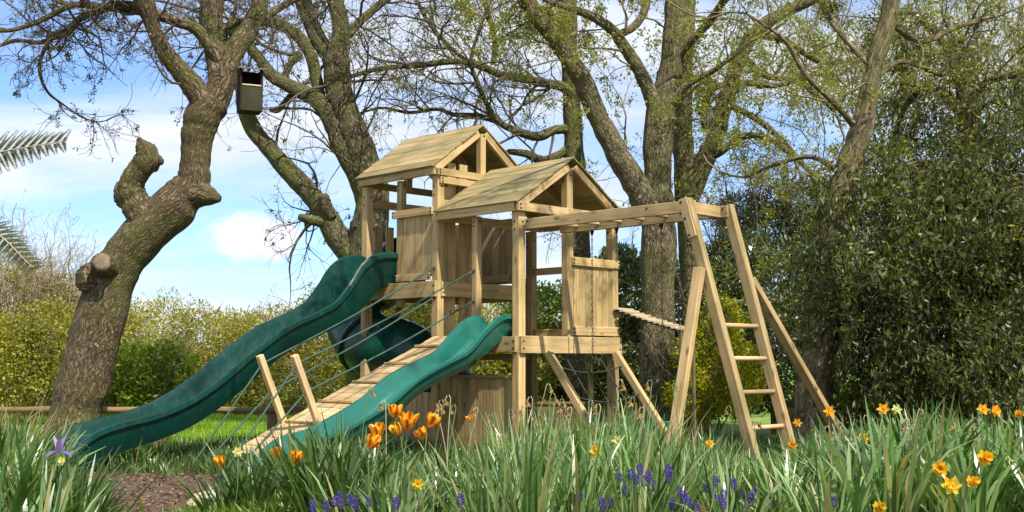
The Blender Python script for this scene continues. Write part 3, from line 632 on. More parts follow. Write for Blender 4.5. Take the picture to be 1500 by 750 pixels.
def lawn():
    a = Acc(); n = 52000; b = scatter(n, -9, 1.5, 12.4, 19.5); a.add(*blades(b, rng.uniform(.04, .10, n), rng.uniform(.006, .012, n), rng.uniform(0, .5, n), rng.uniform(0, 1, n), 2)); 
    tag(a.obj('lawn_grass', M['grass'], None, False), 'mown bright green grass of the field behind the rail fence', 'grass', kind='stuff')
    a = Acc(); n = 30000; b = scatter(n, -4.6, 5.5, 7.2, 13.0); k = ~((b[:, 0] < -1.3) & (b[:, 0] > -3.6) & (b[:, 1] < 9.9)); b = b[k]; n = len(b)
    a.add(*blades(b, rng.uniform(.06, .22, n), rng.uniform(.006, .014, n), rng.uniform(0, .5, n), rng.uniform(0, 1.2, n), 3))
    tag(a.obj('rough_grass', M['leaf_daff2'], None, False), 'rough dark green grass growing under and around the climbing frame', 'grass', kind='stuff')
    # low bright cover at the bottom of the bed
    a = Acc(); n = 9000; b = scatter(n, -1.8, -.6, 5.2, 7.3); a.add(*blades(b, rng.uniform(.08, .20, n), rng.uniform(.010, .020, n), rng.uniform(.2, 1.0, n), rng.uniform(0, 1.2, n), 3))
    n = 2600; b = scatter(n, -2.5, 3.4, 4.8, 7.2); a.add(*blades(b, rng.uniform(.05, .13, n), rng.uniform(.01, .018, n), rng.uniform(.2, 1.1, n), rng.uniform(0, 1.2, n), 3))
    tag(a.obj('ground_cover', M['leaf_low'], None, False), 'low bright green ground cover leaves at the front of the flower bed', 'ground cover', kind='stuff')
    # mulch chips
    n = 9000; b = scatter(n, -4.0, -.9, 5.6, 10.2); d = nrm(rng.normal(0, 1, (n, 3))*np.array([1, 1, .3])); b[:, 2] += rng.uniform(0, .015, n)
    o = leaves_mesh('bark_mulch', b, d, rng.uniform(.015, .05, n), rng.uniform(.008, .02, n), leafmat('bark_chip', [(.06, .035, .02), (.16, .10, .06), (.32, .22, .15)], rough=.85, trans=.0, spec=.2), nv=np.tile([0, 0, 1.], (n, 1))+rng.normal(0, .4, (n, 3)))
    tag(o, 'brown bark mulch and dead leaf litter on the bare path by the slide', 'mulch', kind='stuff')
lawn()
# ================================================================= TREES
def trace(pts, Y, dY=0.0):
    """pts [(px,py,rpx)] at distance Y.. Y+dY -> [(Vector, r)]"""
    n = len(pts); out = []
    for i, (x, y, r) in enumerate(pts):
        D = Y+dY*i/(n-1); out.append((at(x, y, D), r*D/F))
    return out
def ext(pts, n=2, step=110, dx=0, shrink=.75):
    """carry a limb on upward beyond what the photo shows"""
    pts = list(pts)
    for i in range(n):
        (x0, y0, r0), (x1, y1, r1) = pts[-2], pts[-1]; L = math.hypot(x1-x0, y1-y0)+1e-6
        pts.append((x1+(x1-x0)/L*step*.8+dx+random.uniform(-25, 25), y1+(y1-y0)/L*step, r1*shrink))
    return pts
def tree(name, label, cat, trunk, limbs, Y, bark, twigmat, tw=dict(), leaf=None, sides=22, base_flare=True, lumps=None, group=None, roots=True, hand=()):
    t0 = trace(trunk, Y); base = t0[0][0]; e = empty(name, (base.x, base.y, 0)); tag(e, label, cat, group)
    acc = Acc(); tr = list(t0)
    b = Vector((base.x, base.y, -.15)); r = t0[0][1]
    if base.z > .05: tr = [(b, r*1.35), (Vector((base.x, base.y, .12)), r*1.12)]+tr
    C0 = limb_mesh(acc, tr, sides, seed=random.uniform(0, 50)); Cs = [(C0, 0, .99)]
    for k, l in enumerate(limbs):
        dY = l[1]; dens = l[2] if len(l) > 2 else 1.0
        lp = trace(l[0], Y+(l[3] if len(l) > 3 else 0), dY); C = limb_mesh(acc, lp, 14 if l[0][0][2] < 12 else 20, seed=random.uniform(0, 50), sub=7); Cs.append((C, dens, .12))
    for hl in hand: Cs.append((limb_mesh(acc, [(Vector(p), r_) for p, r_ in hl], 20, sub=6), 1.5 if len(hl) > 3 or hl is hand[-1] and len(hand) > 1 else 0, .15))
    for p, r in (lumps or []):
        Ls = []
        for i in range(9):
            a = i/8; Ls.append((p+Vector((0, 0, (a-.5)*2*r*.95)), r*math.sqrt(max(.02, 1-(2*a-1)**2*.96))))
        limb_mesh(acc, Ls, 24, seed=random.uniform(0, 9), sub=4, lump=.09)
    acc.obj('trunk', bark, e)
    ta = Acc(); P2, P3 = twig_crown(ta, [c for c in Cs if c[1] > 0], **tw)
    cr = ta.obj('crown', twigmat, e)
    if leaf:
        mat, n, size, jit, wr = leaf; p, d, l = leaves_on(P3, n, jit, size)
        p2, d2, l2 = leaves_on(P2, n//4, jit*1.4, size); p, d, l = np.vstack([p, p2]), np.vstack([d, d2]), np.concatenate([l, l2])
        leaves_mesh('foliage', p, d, l, l*wr, mat, cr if False else e)
    return e
# tree 1: the twisted oak on the left
T1 = [(104, 690, 42), (107, 640, 38), (113, 600, 36), (123, 560, 37), (139, 500, 35), (154, 445, 35), (168, 402, 34), (193, 365, 31), (226, 330, 32), (262, 296, 32), (283, 268, 25), (286, 238, 22), (289, 205, 23), (296, 176, 26), (309, 152, 25)]
L1 = [([(300, 170, 22), (325, 122, 21), (316, 78, 17), (309, 32, 17), (312, -20, 16), (318, -90, 14), (300, -190, 11), (310, -300, 7)], .3, 1.2),
      ([(305, 165, 20), (283, 128, 17), (262, 102, 15), (240, 75, 13), (226, 45, 11), (215, 12, 14), (196, -30, 13), (170, -110, 10), (150, -200, 7)], -.6, 1.2),
      ([(325, 118, 15), (340, 80, 15), (362, 48, 14), (380, 15, 13), (384, -40, 12), (410, -130, 9), (430, -230, 6)], .5, 1.2),
      ([(322, 90, 9), (290, 45, 9), (262, 33, 8), (232, 22, 8), (190, 8, 7), (150, 10, 6), (105, 8, 5), (60, 30, 4), (10, 45, 3), (-50, 40, 2)], -.5, 1.6),
      ([(215, 18, 7), (165, 12, 6), (120, 25, 5), (95, 45, 4), (60, 62, 3.5), (20, 60, 3), (-30, 80, 2)], .4, 1.6),
      ([(118, 26, 4), (98, 50, 4), (75, 58, 3.5), (62, 80, 3), (58, 105, 2.5), (70, 135, 2), (95, 155, 1.5)], .2, 1.5),
      ([(218, 326, 26), (197, 296, 22), (192, 274, 19), (200, 254, 17), (212, 238, 18), (214, 224, 17), (208, 213, 11), (203, 204, 4)], -.15, 0), ([(192, 292, 20), (182, 285, 17), (176, 276, 10), (174, 268, 4)], 0, 0),
      ([(262, 284, 28), (288, 283, 22), (308, 288, 14), (320, 291, 6)], -.1, 0), ([(222, 238, 16), (231, 236, 11), (237, 237, 5)], 0, 0),
      ([(100, 8, 4), (60, -10, 4), (20, -15, 3), (-30, 10, 2)], .3, 1.5),
      ([(300, 60, 7), (340, 35, 6), (385, 25, 6), (420, 5, 5), (470, -20, 4)], .8, 1.4)]
tree('twisted_tree', 'thick twisted brown oak with a sawn stub leaning right beside the long slide', 'tree', T1, L1, 11.5, M['bark_oak'], M['twig'],
     tw=dict(dens=4.3, L1=.95, n2=5, n3=5, r1=.018, up=-.03, wig=.3, minr=.0028), leaf=(M['leaf_bud'], 9000, .028, .012, .5),
     lumps=[(at(136, 408, 11.38), .17)], sides=30,
     hand=[[(at(166, 398, 11.5), .15), (at(156, 391, 11.3), .125), (at(148, 385, 11.12), .098)]])
# sawn faces of the tree
def cut_face(px, py, Y, r, nrmv):
    c = at(px, py, Y); n = Vector(nrmv).normalized(); u = n.cross(Vector((0, 0, 1))).normalized(); v = n.cross(u)
    V = [c+n*.012]; Fl = []; k = 20
    for ring, (rr, off) in enumerate(((.55, .01), (.9, .006), (1.0, -.03))):
        for i in range(k):
            a = 2*math.pi*i/k; q = rr*r*(1+.07*math.sin(3*a+1)+.04*math.sin(7*a)); V.append(c+u*math.cos(a)*q+v*math.sin(a)*q+n*off)
    me = bpy.data.meshes.new('sawn_face'); F_ = [(0, 1+i, 1+(i+1) % k) for i in range(k)]
    for ring in range(2): F_ += [(1+ring*k+i, 1+ring*k+k+i, 1+ring*k+k+(i+1) % k, 1+ring*k+(i+1) % k) for i in range(k)]
    me.from_pydata([tuple(q) for q in V], [], F_); t = bpy.data.objects['twisted_tree']; link('sawn_face', me, M['cutwood'], t, True)
cut_face(147.5, 384, 11.055, .088, (-.18, -1, .12))
# tree 2: mossy forked tree behind the high tower
T2 = [(538, 600, 30), (536, 520, 29), (533, 450, 28), (533, 390, 28), (542, 330, 27)]
L2 = [([(536, 410, 25), (522, 382, 21), (500, 355, 18), (480, 320, 17), (455, 285, 15), (422, 250, 14), (396, 220, 13), (372, 190, 12), (360, 160, 12), (352, 120, 10), (330, 60, 8)], .4, .9),
      ([(542, 335, 27), (545, 285, 25), (533, 235, 22), (512, 180, 20), (495, 128, 20), (494, 90, 19), (500, 45, 13), (490, 0, 12), (470, -70, 10), (450, -160, 8), (440, -260, 5)], -.2, 1.0),
      ([(500, 130, 13), (487, 92, 13), (468, 60, 12), (452, 25, 12), (440, -15, 12), (425, -80, 9), (430, -180, 6)], .5, 1.0),
      ([(538, 300, 16), (522, 255, 15), (500, 215, 14), (486, 180, 13), (466, 148, 13), (436, 132, 11), (400, 112, 10), (375, 80, 8), (345, 50, 7), (310, 30, 6)], -.3, 1.0),
      ([(470, 150, 10), (464, 118, 9), (455, 80, 9), (436, 52, 9), (410, 36, 8), (380, 32, 7), (350, 40, 5)], .3, 1.0),
      ([(436, 132, 5), (415, 125, 5), (425, 95, 5), (440, 80, 4), (425, 80, 3)], .1, 1.0),
      ([(395, 160, 4), (408, 160, 5), (425, 140, 4), (440, 128, 5)], .0, .8),
      ([(486, 318, 9), (477, 300, 10), (474, 288, 8)], -.1, 0), ([(470, 325, 8), (452, 322, 7), (440, 318, 5)], -.2, 0),
      ([(500, 60, 8), (540, 20, 6), (590, -20, 5), (640, -70, 4)], .6, 1.2)]
tree('mossy_tree', 'forked mossy tree with curving limbs rising behind the left side of the high tower', 'tree', T2, L2, 15.0, M['bark_moss'], M['twig'],
     tw=dict(dens=2.6, L1=1.5, n2=5, n3=5, r1=.022, up=.0, wig=.3, minr=.0034), leaf=(M['leaf_bud'], 6000, .035, .015, .5), sides=26)
# tree 3: the big upright trunk right of centre
T3 = [(964, 640, 30), (962, 560, 27), (962, 480, 26), (963, 400, 26), (964, 330, 25), (963, 270, 21), (964, 210, 22), (968, 165, 22), (980, 110, 18), (988, 50, 17), (992, 0, 18), (1000, -90, 14), (985, -200, 10), (1000, -320, 6)]
L3 = [([(962, 330, 22), (940, 285, 20), (915, 245, 18), (893, 205, 16), (873, 165, 15), (855, 120, 15), (830, 82, 13), (808, 50, 13), (785, 22, 13), (765, -10, 12), (730, -80, 10), (700, -170, 7)], -.8, .9),
      ([(962, 165, 13), (950, 130, 11), (932, 95, 10), (914, 68, 9), (897, 44, 8), (870, 25, 7), (840, 14, 6), (805, 2, 4), (760, -20, 3)], -.6, 1.5),
      ([(905, 52, 6), (930, 38, 6), (945, 12, 6), (952, -30, 5)], .3, 1.3),
      ([(965, 190, 5), (1000, 130, 6), (1050, 100, 4), (1100, 60, 3)], -.4, 1.5),
      ([(985, 90, 6), (1040, 30, 6), (1080, -30, 5)], -.8, 1.2)]
tree('tall_tree', 'tall thick grey trunk with one limb leaning left, just right of the low tower', 'tree', T3, L3, 14.2, M['bark_grey'], M['twig2'],
     tw=dict(dens=2.2, L1=1.3, n2=5, n3=5, r1=.02, up=.03, minr=.0030), leaf=(M['leaf_young'], 17000, .040, .03, .55), sides=28)
T4 = [(850, 640, 22), (848, 520, 21), (846, 400, 20), (844, 300, 18), (841, 220, 15), (838, 150, 14), (834, 70, 13), (832, 0, 13), (828, -100, 10), (835, -220, 6)]
L4 = [([(843, 160, 9), (828, 130, 8), (800, 122, 7), (765, 115, 6.5), (730, 108, 6), (700, 95, 6), (660, 90, 5), (620, 95, 4.5), (580, 98, 4), (545, 103, 3.5), (515, 112, 3)], -1.0, 2.2),
      ([(842, 190, 8), (815, 190, 7), (787, 200, 7), (757, 192, 6), (730, 178, 5), (712, 150, 4), (700, 122, 4), (690, 90, 3), (700, 50, 2.5), (720, 0, 2)], -.8, 2.0),
      ([(735, 180, 5), (700, 170, 4), (665, 168, 3.5), (640, 160, 3), (600, 165, 2.5), (560, 158, 2), (530, 165, 1.5)], -.4, 1.8),
      ([(838, 215, 6), (800, 235, 7), (770, 225, 6), (745, 222, 4)], -.3, 1.2),
      ([(722, 95, 4), (725, 60, 4), (715, 20, 4), (700, -30, 3)], -.3, 2.0),
      ([(690, 95, 3), (650, 60, 3), (620, 20, 3), (600, -30, 2)], .3, 2.2),
      ([(836, 60, 6), (800, 20, 5), (750, -10, 5), (690, -60, 4)], .5, 1.8)]
tree('slender_tree', 'straight slender trunk directly behind the low tower roof with long branches reaching left', 'tree', T4, L4, 16.0, M['bark_moss'], M['twig'],
     tw=dict(dens=2.9, L1=1.7, n2=5, n3=5, r1=.02, up=.02, wig=.22, minr=.0034), leaf=(M['leaf_young'], 5000, .038, .03, .55), sides=20)
T5 = [(1020, 640, 19), (1019, 560, 18), (1017, 480, 17), (1013, 400, 16), (1008, 320, 16), (1003, 250, 16), (1000, 190, 14), (1002, 120, 12), (1008, 40, 10), (1012, -40, 9), (1020, -160, 6)]
L5 = [([(1010, 290, 15), (1030, 240, 15), (1047, 200, 14), (1060, 155, 13), (1073, 115, 11), (1088, 75, 10), (1105, 48, 10), (1140, 22, 9), (1180, 4, 8), (1230, -20, 6), (1300, -60, 4)], -.5, 1.0),
      ([(1045, 200, 6), (1030, 170, 6), (1045, 130, 5), (1090, 122, 5), (1140, 125, 4), (1190, 110, 3)], -.4, 1.6),
      ([(1060, 150, 5), (1110, 175, 5), (1150, 210, 4), (1185, 250, 3)], -.5, 1.6),
      ([(1015, 230, 5), (1050, 225, 6), (1090, 200, 5), (1130, 205, 4), (1180, 245, 3), (1200, 290, 2)], -.8, 1.6),
      ([(1085, 80, 6), (1120, 110, 5), (1170, 120, 4), (1220, 160, 3)], .3, 1.6),
      ([(1105, 50, 6), (1150, 60, 5), (1200, 90, 4), (1250, 90, 3)], .5, 1.6)]
tree('leaning_branch_tree', 'narrow trunk with a long limb bending right, behind the near ladder leg', 'tree', T5, L5, 15.4, M['bark_grey'], M['twig2'],
     tw=dict(dens=2.2, L1=1.3, n2=5, n3=5, r1=.02, up=.0, minr=.0030), leaf=(M['leaf_young'], 13000, .040, .035, .55), sides=20)
T7 = [(1186, 660, 28), (1192, 590, 26), (1199, 520, 25), (1209, 445, 23), (1219, 370, 21), (1230, 300, 20), (1245, 240, 18), (1263, 185, 16), (1274, 130, 14), (1285, 80, 13), (1299, 35, 13), (1308, -10, 14), (1320, -90, 11), (1345, -200, 7)]
L7 = [([(1262, 195, 6), (1220, 150, 4), (1180, 110, 4), (1150, 60, 3), (1110, 30, 2)], -.5, 1.7),
      ([(1275, 120, 5), (1320, 90, 4), (1380, 110, 3), (1430, 100, 3)], .4, 1.7),
      ([(1300, 30, 6), (1350, 60, 5), (1400, 40, 4), (1470, 20, 3)], .4, 1.7),
      ([(1278, 100, 5), (1240, 60, 4), (1210, 20, 4), (1190, -30, 3)], .3, 1.5),
      ([(1240, 260, 5), (1190, 230, 4), (1140, 240, 3), (1090, 260, 2)], .4, 1.5)]
tree('leaning_tree', 'smooth pale trunk leaning right behind the splayed ladder brace', 'tree', T7, L7, 11.3, M['bark_smooth'], M['twig2'],
     tw=dict(dens=2.0, L1=1.1, n2=4, n3=4, r1=.014, up=.0, minr=.0028), leaf=(M['leaf_young'], 11000, .036, .03, .5), sides=22,
     hand=[[((3.78, 11.3, 5.0), .075), ((3.2, 10.4, 5.5), .06), ((2.5, 9.4, 5.7), .05), ((1.7, 8.5, 5.8), .038), ((.8, 7.8, 5.8), .028), ((-.2, 7.3, 5.7), .018)], [((2.5, 9.4, 5.7), .04), ((1.6, 9.2, 6.1), .03), ((.4, 9.0, 6.3), .018)]])  # unseen overhead limbs, added to throw dappled shade on the tower
# weeping evergreen on the right
def weeping():
    base = at(1440, 640, 11.5); e = empty('weeping_evergreen', (base.x, base.y, 0)); tag(e, 'large dark weeping evergreen tree filling the right side, leaves hanging to the flowers', 'tree')
    acc = Acc(); trk = [(Vector((base.x, base.y, -.1)), .22), (Vector((base.x-.05, base.y, .8)), .17), (at(1425, 330, 11.6), .14), (at(1418, 160, 11.8), .11), (at(1400, 60, 12), .07)]
    Cs = [(limb_mesh(acc, trk, 18), 1.0, .4)]
    for l, dY in (([(1418, 150, 8), (1450, 118, 6), (1500, 108, 5), (1560, 90, 4)], -.8), ([(1416, 170, 8), (1370, 130, 7), (1330, 150, 5), (1310, 200, 3)], .6), ([(1422, 300, 7), (1360, 240, 6), (1325, 260, 4), (1300, 330, 2)], -.2), ([(1424, 330, 7), (1470, 250, 6), (1530, 260, 4)], -1.6), ([(1410, 120, 7), (1380, 60, 6), (1340, 20, 4)], .6)):
        Cs.append((limb_mesh(acc, trace(l, 11.7, dY), 10, sub=6), 1.3, .1))
    acc.obj('trunk', M['bark_grey'], e)
    ta = Acc(); P2, P3 = twig_crown(ta, Cs, dens=4.5, L1=1.3, n2=5, n3=5, r1=.012, up=-.12, wig=.22, minr=.0028)
    # drooping curtains: strings hanging down
    nS = 1150; E = [(at(1375, 335, 11.4)[:]+(.85, 1.1, 1.0)), (at(1490, 345, 11)[:]+(1.1, 1.3, 1.05)), (at(1275, 420, 11.2)[:]+(.36, .9, .72)), (at(1400, 440, 10.6)[:]+(1.2, 1.0, 1.0)), (at(1500, 480, 10.2)[:]+(1.0, 1.0, 1.0)), (at(1290, 470, 11.2)[:]+(.55, .7, .8))]
    bo, u = ell_points(E, 85, .3); bi = rng.integers(0, 85, nS); p = bo[bi]+rng.normal(0, .17, (nS, 3))*np.array([1.3, 1.3, .9]); p[:, 2] += .3; bdir = rng.normal(0, .55, (85, 3))[bi]
    P, Q = grow(p, np.tile([0., 0, -1], (nS, 1))+bdir+rng.normal(0, .3, (nS, 3)), rng.uniform(.4, .95, nS), np.full(nS, .005), K=6, wig=.18, up=-.16); P[:, :, 2] = np.maximum(P[:, :, 2], .28); ta.add(*tubes(P, np.maximum(Q, .0025), 3))
    ta.obj('crown', M['twig'], e)
    n = 100000; i = rng.integers(0, nS, n); j = rng.integers(0, 7, n); c = P[i, j]+rng.normal(0, .05, (n, 3)); d = nrm(rng.normal(0, .7, (n, 3))+np.array([0, 0, -.8])); l = rng.uniform(.035, .09, n)
    c[:, 2] = np.maximum(c[:, 2], .3)
    leaves_mesh('foliage', c, d, l, l*.30, M['leaf_dark'], e, fold=.1)
    p, d, l = leaves_on(P3, 19000, .04, .055, -.4); leaves_mesh('foliage', p, d, l, l*.36, leafmat('olive_evergreen_leaf', [(.08, .095, .015), (.15, .17, .02), (.24, .26, .03)], rough=.35, trans=.35, spec=.6), e, fold=.1)
weeping()
# bushes and hedges as things
def bush(name, label, cat, ells, n, size, mat, wr=.5, twn=60, twmat='twig', shell=.55, twl=.5, droop=0.0, group=None, sprigs=0, straw=None):
    cx = float(np.mean([e[0] for e in ells])); cy = float(np.mean([e[1] for e in ells])); e = empty(name, (cx, cy, 0)); tag(e, label, cat, group)
    p, u = ell_points(ells, n, shell); k = p[:, 2] > .02; p, u = p[k], u[k]; d = nrm(u*.7+rng.normal(0, .8, p.shape)+np.array([0, 0, droop])); l = rng.uniform(size*.6, size*1.3, len(p))
    leaves_mesh('foliage', p, d, l, l*wr, M[mat], e)
    st, u = ell_points(ells, twn, .1); st[:, 2] = np.maximum(.0, st[:, 2]-.3); dr = u*.5+np.array([0, 0, 1.]); 
    ta = Acc(); ln = rng.uniform(.6, 1.3, twn)*twl*2; P, Q = grow(st, dr, ln, np.full(twn, .012), K=7, wig=.2, up=.12); ta.add(*tubes(P, np.maximum(Q, .004), 4))
    a, b, c, r = spawn(P, Q, ln, 5, lf=(.25, .5)); P2, Q2 = grow(a, b, c, r, K=5, wig=.25, up=.06); ta.add(*tubes(P2, np.maximum(Q2, .003), 3)); a, b, c, r = spawn(P2, Q2, c, 3, lf=(.4, .7)); P3, Q3 = grow(a, b, c, r, K=4, wig=.25); ta.add(*tubes(P3, np.maximum(Q3, .0026), 3))
    ta.obj('stems', M[twmat], e)
    return e, P3
def hedge_ells(px_top, Y, dep, step=.75, zlow=0):
    out = []; xs = sorted(px_top)
    x = at(xs[0][0], 500, Y).x
    x1 = at(xs[-1][0], 500, Y).x; lx = [at(a, 500, Y).x for a, _ in xs]; lz = [at(a, b, Y).z for a, b in xs]
    while x < x1:
        z = float(np.interp(x, lx, lz))*random.uniform(.93, 1.04); w = random.uniform(.6, .95)
        out.append((x, Y+random.uniform(-.25, .35), z*.62, w, dep, z*.38)); out.append((x+random.uniform(-.3, .3), Y+random.uniform(-.35, .2), z*.28, w*1.1, dep*1.1, z*.36)); x += step*random.uniform(.7, 1.1)
    return out
bush('field_hedge', 'long olive green field hedge with bare twigs on top beyond the lawn', 'hedge', hedge_ells([(-60, 446), (100, 436), (200, 428), (300, 448), (380, 440), (450, 432), (520, 415), (600, 430), (700, 432), (830, 425)], 20.5, .9), 175000, .06, 'leaf_hedge', twn=300, twl=.42, twmat='twig_pale', shell=.6)
bush('bright_shrub', 'fresh green bushy shrub at the foot of the hedge behind the long slide', 'shrub', [(at(215, 545, 18.5)[:]+(.75, .5, .5)), (at(150, 565, 18.6)[:]+(.5, .4, .4)), (at(225, 575, 18.3)[:]+(.6, .4, .35))], 9000, .08, 'leaf_hedge2', twn=24, twl=.3)
bush('bare_shrub', 'pale leafless straw coloured bush at the far left above the hedge', 'shrub', [(at(20, 440, 18)[:]+(.9, .5, .65)), (at(80, 455, 18.2)[:]+(.55, .5, .5))], 5000, .06, 'leaf_hedge', twn=150, twl=.62, twmat='twig_pale')
bush('olive_shrub', 'olive green shrub at the lower left edge behind the oak trunk', 'shrub', [(at(25, 530, 16.5)[:]+(.9, .6, .7)), (at(70, 500, 17)[:]+(.5, .5, .6))], 17000, .06, 'leaf_hedge', twn=30, twl=.4)
bush('green_shrub', 'light green shrub seen under the high tower beside the tube slide', 'shrub', [(at(600, 500, 17)[:]+(.7, .6, .75)), (at(660, 540, 17)[:]+(.8, .6, .5)), (at(560, 560, 17.3)[:]+(.7, .6, .5)), (at(720, 560, 16)[:]+(.9, .5, .5))], 22000, .07, 'leaf_hedge', twn=40, twl=.4)
bush('garden_shrub', 'leafy green shrub seen through the low tower', 'shrub', [(at(800, 465, 17)[:]+(.7, .6, .5)), (at(810, 530, 16.8)[:]+(.9, .6, .55)), (at(880, 560, 16.8)[:]+(.9, .6, .45))], 16000, .065, 'leaf_hedge2', twn=30, twl=.4)
bush('laurel_bush', 'dark glossy laurel bush between the low tower and the thick trunk', 'shrub', [(at(925, 440, 16.8)[:]+(.45, .6, .65)), (at(915, 530, 16.6)[:]+(.6, .6, .7)), (at(905, 390, 17)[:]+(.35, .4, .3)), (at(1000, 470, 17)[:]+(.5, .6, .9))], 22000, .07, 'leaf_laurel', twn=30, twl=.5)
bush('golden_shrub', 'yellow tipped golden shrub behind the ladder rungs', 'shrub', [(at(1040, 520, 13.6)[:]+(.42, .4, .52)), (at(1075, 555, 13.4)[:]+(.38, .4, .42)), (at(1055, 470, 13.8)[:]+(.28, .3, .28)), (at(1025, 580, 13.4)[:]+(.4, .4, .3))], 15000, .05, 'leaf_gold', twn=26, twl=.35, wr=.45)
bush('pale_leaved_bush', 'tall bush of pale grey green leaves behind the ladder and brace', 'shrub', [(at(1130, 430, 15.2)[:]+(.85, .6, .75)), (at(1080, 390, 15.6)[:]+(.5, .5, .5)), (at(1140, 520, 14.9)[:]+(.8, .6, .7)), (at(1060, 440, 15.4)[:]+(.5, .5, .8)), (at(1195, 480, 15)[:]+(.5, .5, .9)), (at(1090, 560, 15)[:]+(.5, .5, .4))], 36000, .065, 'leaf_laurel', twn=60, twl=.6, wr=.42)
bush('dark_conifer', 'dark feathery evergreen branches above the pale bush', 'tree', [(at(1140, 330, 16.5)[:]+(.9, .6, .32)), (at(1185, 300, 16.2)[:]+(.5, .5, .4)), (at(1085, 310, 16.8)[:]+(.5, .5, .28)), (at(1200, 360, 16)[:]+(.5, .5, .4))], 16000, .06, 'leaf_dark', twn=60, twl=.6, wr=.3)
bush('back_foliage', 'sunlit yellow green foliage of a far tree above the weeping evergreen', 'tree', [(at(1340, 110, 17.5)[:]+(.95, .6, .62)), (at(1450, 60, 17.5)[:]+(1.0, .6, .62)), (at(1300, 180, 17.2)[:]+(.5, .5, .6)), (at(1500, 150, 17)[:]+(.75, .6, .62)), (at(1210, 110, 17.8)[:]+(.8, .6, .9))], 9000, .062, 'leaf_young', twn=150, twl=.8, shell=.1, wr=.45, twmat='twig2')
bush('under_shrub', 'yellow green low bush below the weeping evergreen, the left one of two', 'shrub', [(at(1340, 590, 12.2)[:]+(.9, .5, .35))], 6500, .055, 'leaf_hedge2', twn=60, twl=.35, group='low bushes below the weeping evergreen')
bush('under_shrub', 'yellow green low bush below the weeping evergreen, at the right edge', 'shrub', [(at(1465, 580, 12)[:]+(.9, .5, .4))], 6500, .055, 'leaf_hedge2', twn=60, twl=.35, group='low bushes below the weeping evergreen')
# ================================================================= SMALL THINGS
def nest_box():
    c = at(366, 135, 11.15); e = empty('nest_box', c-Vector((0, 0, .25))); tag(e, 'dark wooden nest box with a sloping roof fixed to the twisted oak', 'nest box')
    m = wood('dark_mossy_box', (.020, .018, .011), (.010, .009, .006), axis='Z', rough=.9, green=.18); m2 = wood('weathered_lid', (.20, .17, .13), (.12, .10, .08), rough=.9, knots=False)
    rot = Matrix.Rotation(R(22), 4, 'Z')@Matrix.Scale(.92, 4); T = Matrix.Translation(c)
    b = [(0, -.10, -.085, .22, .018, .27), (-.11, 0, .01, .018, .22, .46), (.11, 0, .01, .018, .22, .46), (0, .10, .01, .22, .018, .46), (0, 0, -.21, .22, .2, .018)]
    boxes_obj('box', b, m, e, T@rot); boxes_obj('lid', [(0, -.02, .255, .30, .31, .018, R(14), 'X')], m2, e, T@rot)
    boxes_obj('entrance_ledge', [(0, -.112, .052, .2, .012, .016)], M['slats'], e, T@rot)
nest_box()
def rail_fence():
    e = empty('rail_fence', (-3.5, 12.4, 0)); tag(e, 'low wooden post and rail fence with wire mesh between the slide and the field', 'fence')
    z = .43; y = 12.3; px = [-5.6, -3.72, -2.53, -1.2]
    P = np.array([[x, y+.02*math.sin(x*3), z+.006*math.sin(x*5)] for x in np.linspace(-5.8, -.9, 22)])[None]; V, Fq, bc = tubes(P, np.full((1, 22), .032)+rng.normal(0, .0015, (1, 22)), 12)
    link('rail', npmesh('rail', V, Fq, bc), M['wood_old'], e, True)
    for x in px: beam('fence_post', (x, y+.05, -.1), (x, y+.05, .46), .09, .09, wood('fence_post_timber', (.26, .18, .1), (.13, .09, .05)), e, up=(0, 1, 0))
    a = Acc()
    for zz in np.arange(.05, .42, .09): a.add(*tubes(np.array([[-5.8, y+.02, zz], [-.9, y+.02, zz]])[None], np.full((1, 2), .0012), 3))
    xs = np.arange(-5.8, -.9, .1); a.add(*tubes(np.stack([np.stack([xs, xs*0+y+.02, xs*0], 1), np.stack([xs, xs*0+y+.02, xs*0+.42], 1)], 1), np.full((len(xs), 2), .001), 3)); a.obj('wire_mesh', M['chain'], e)
rail_fence()
def panel_fence(x0, x1, y, ztop, label):
    e = empty('panel_fence', ((x0+x1)/2, y, 0)); tag(e, label, 'fence'); L = x1-x0
    it = [(L/2, .004*(i % 2), .06+i*.085, L, .014, .095, R(9), 'X') for i in range(int(ztop/.085))]; boxes_obj('boards', it, M['wood_old'], e, Matrix.Translation((x0, y, 0)))
    beam('top_rail', (x0-.03, y, ztop+.03), (x1+.03, y, ztop+.03), .06, .035, M['wood_old'], e)
    for x in np.linspace(x0, x1, 3): beam('fence_post', (x, y+.06, -.1), (x, y+.06, ztop+.06), .08, .08, M['wood_old'], e, up=(0, 1, 0))
panel_fence(at(1135, 570, 14.6).x, at(1330, 570, 14.6).x, 14.6, .50, 'low brown board fence behind the right ladder brace')
panel_fence(at(935, 575, 15).x, at(1030, 575, 15).x, 15.0, .46, 'low dark board fence behind the near ladder leg')
panel_fence(at(775, 575, 15).x, at(905, 575, 15).x, 15.2, .36, 'low board fence seen under the low tower')
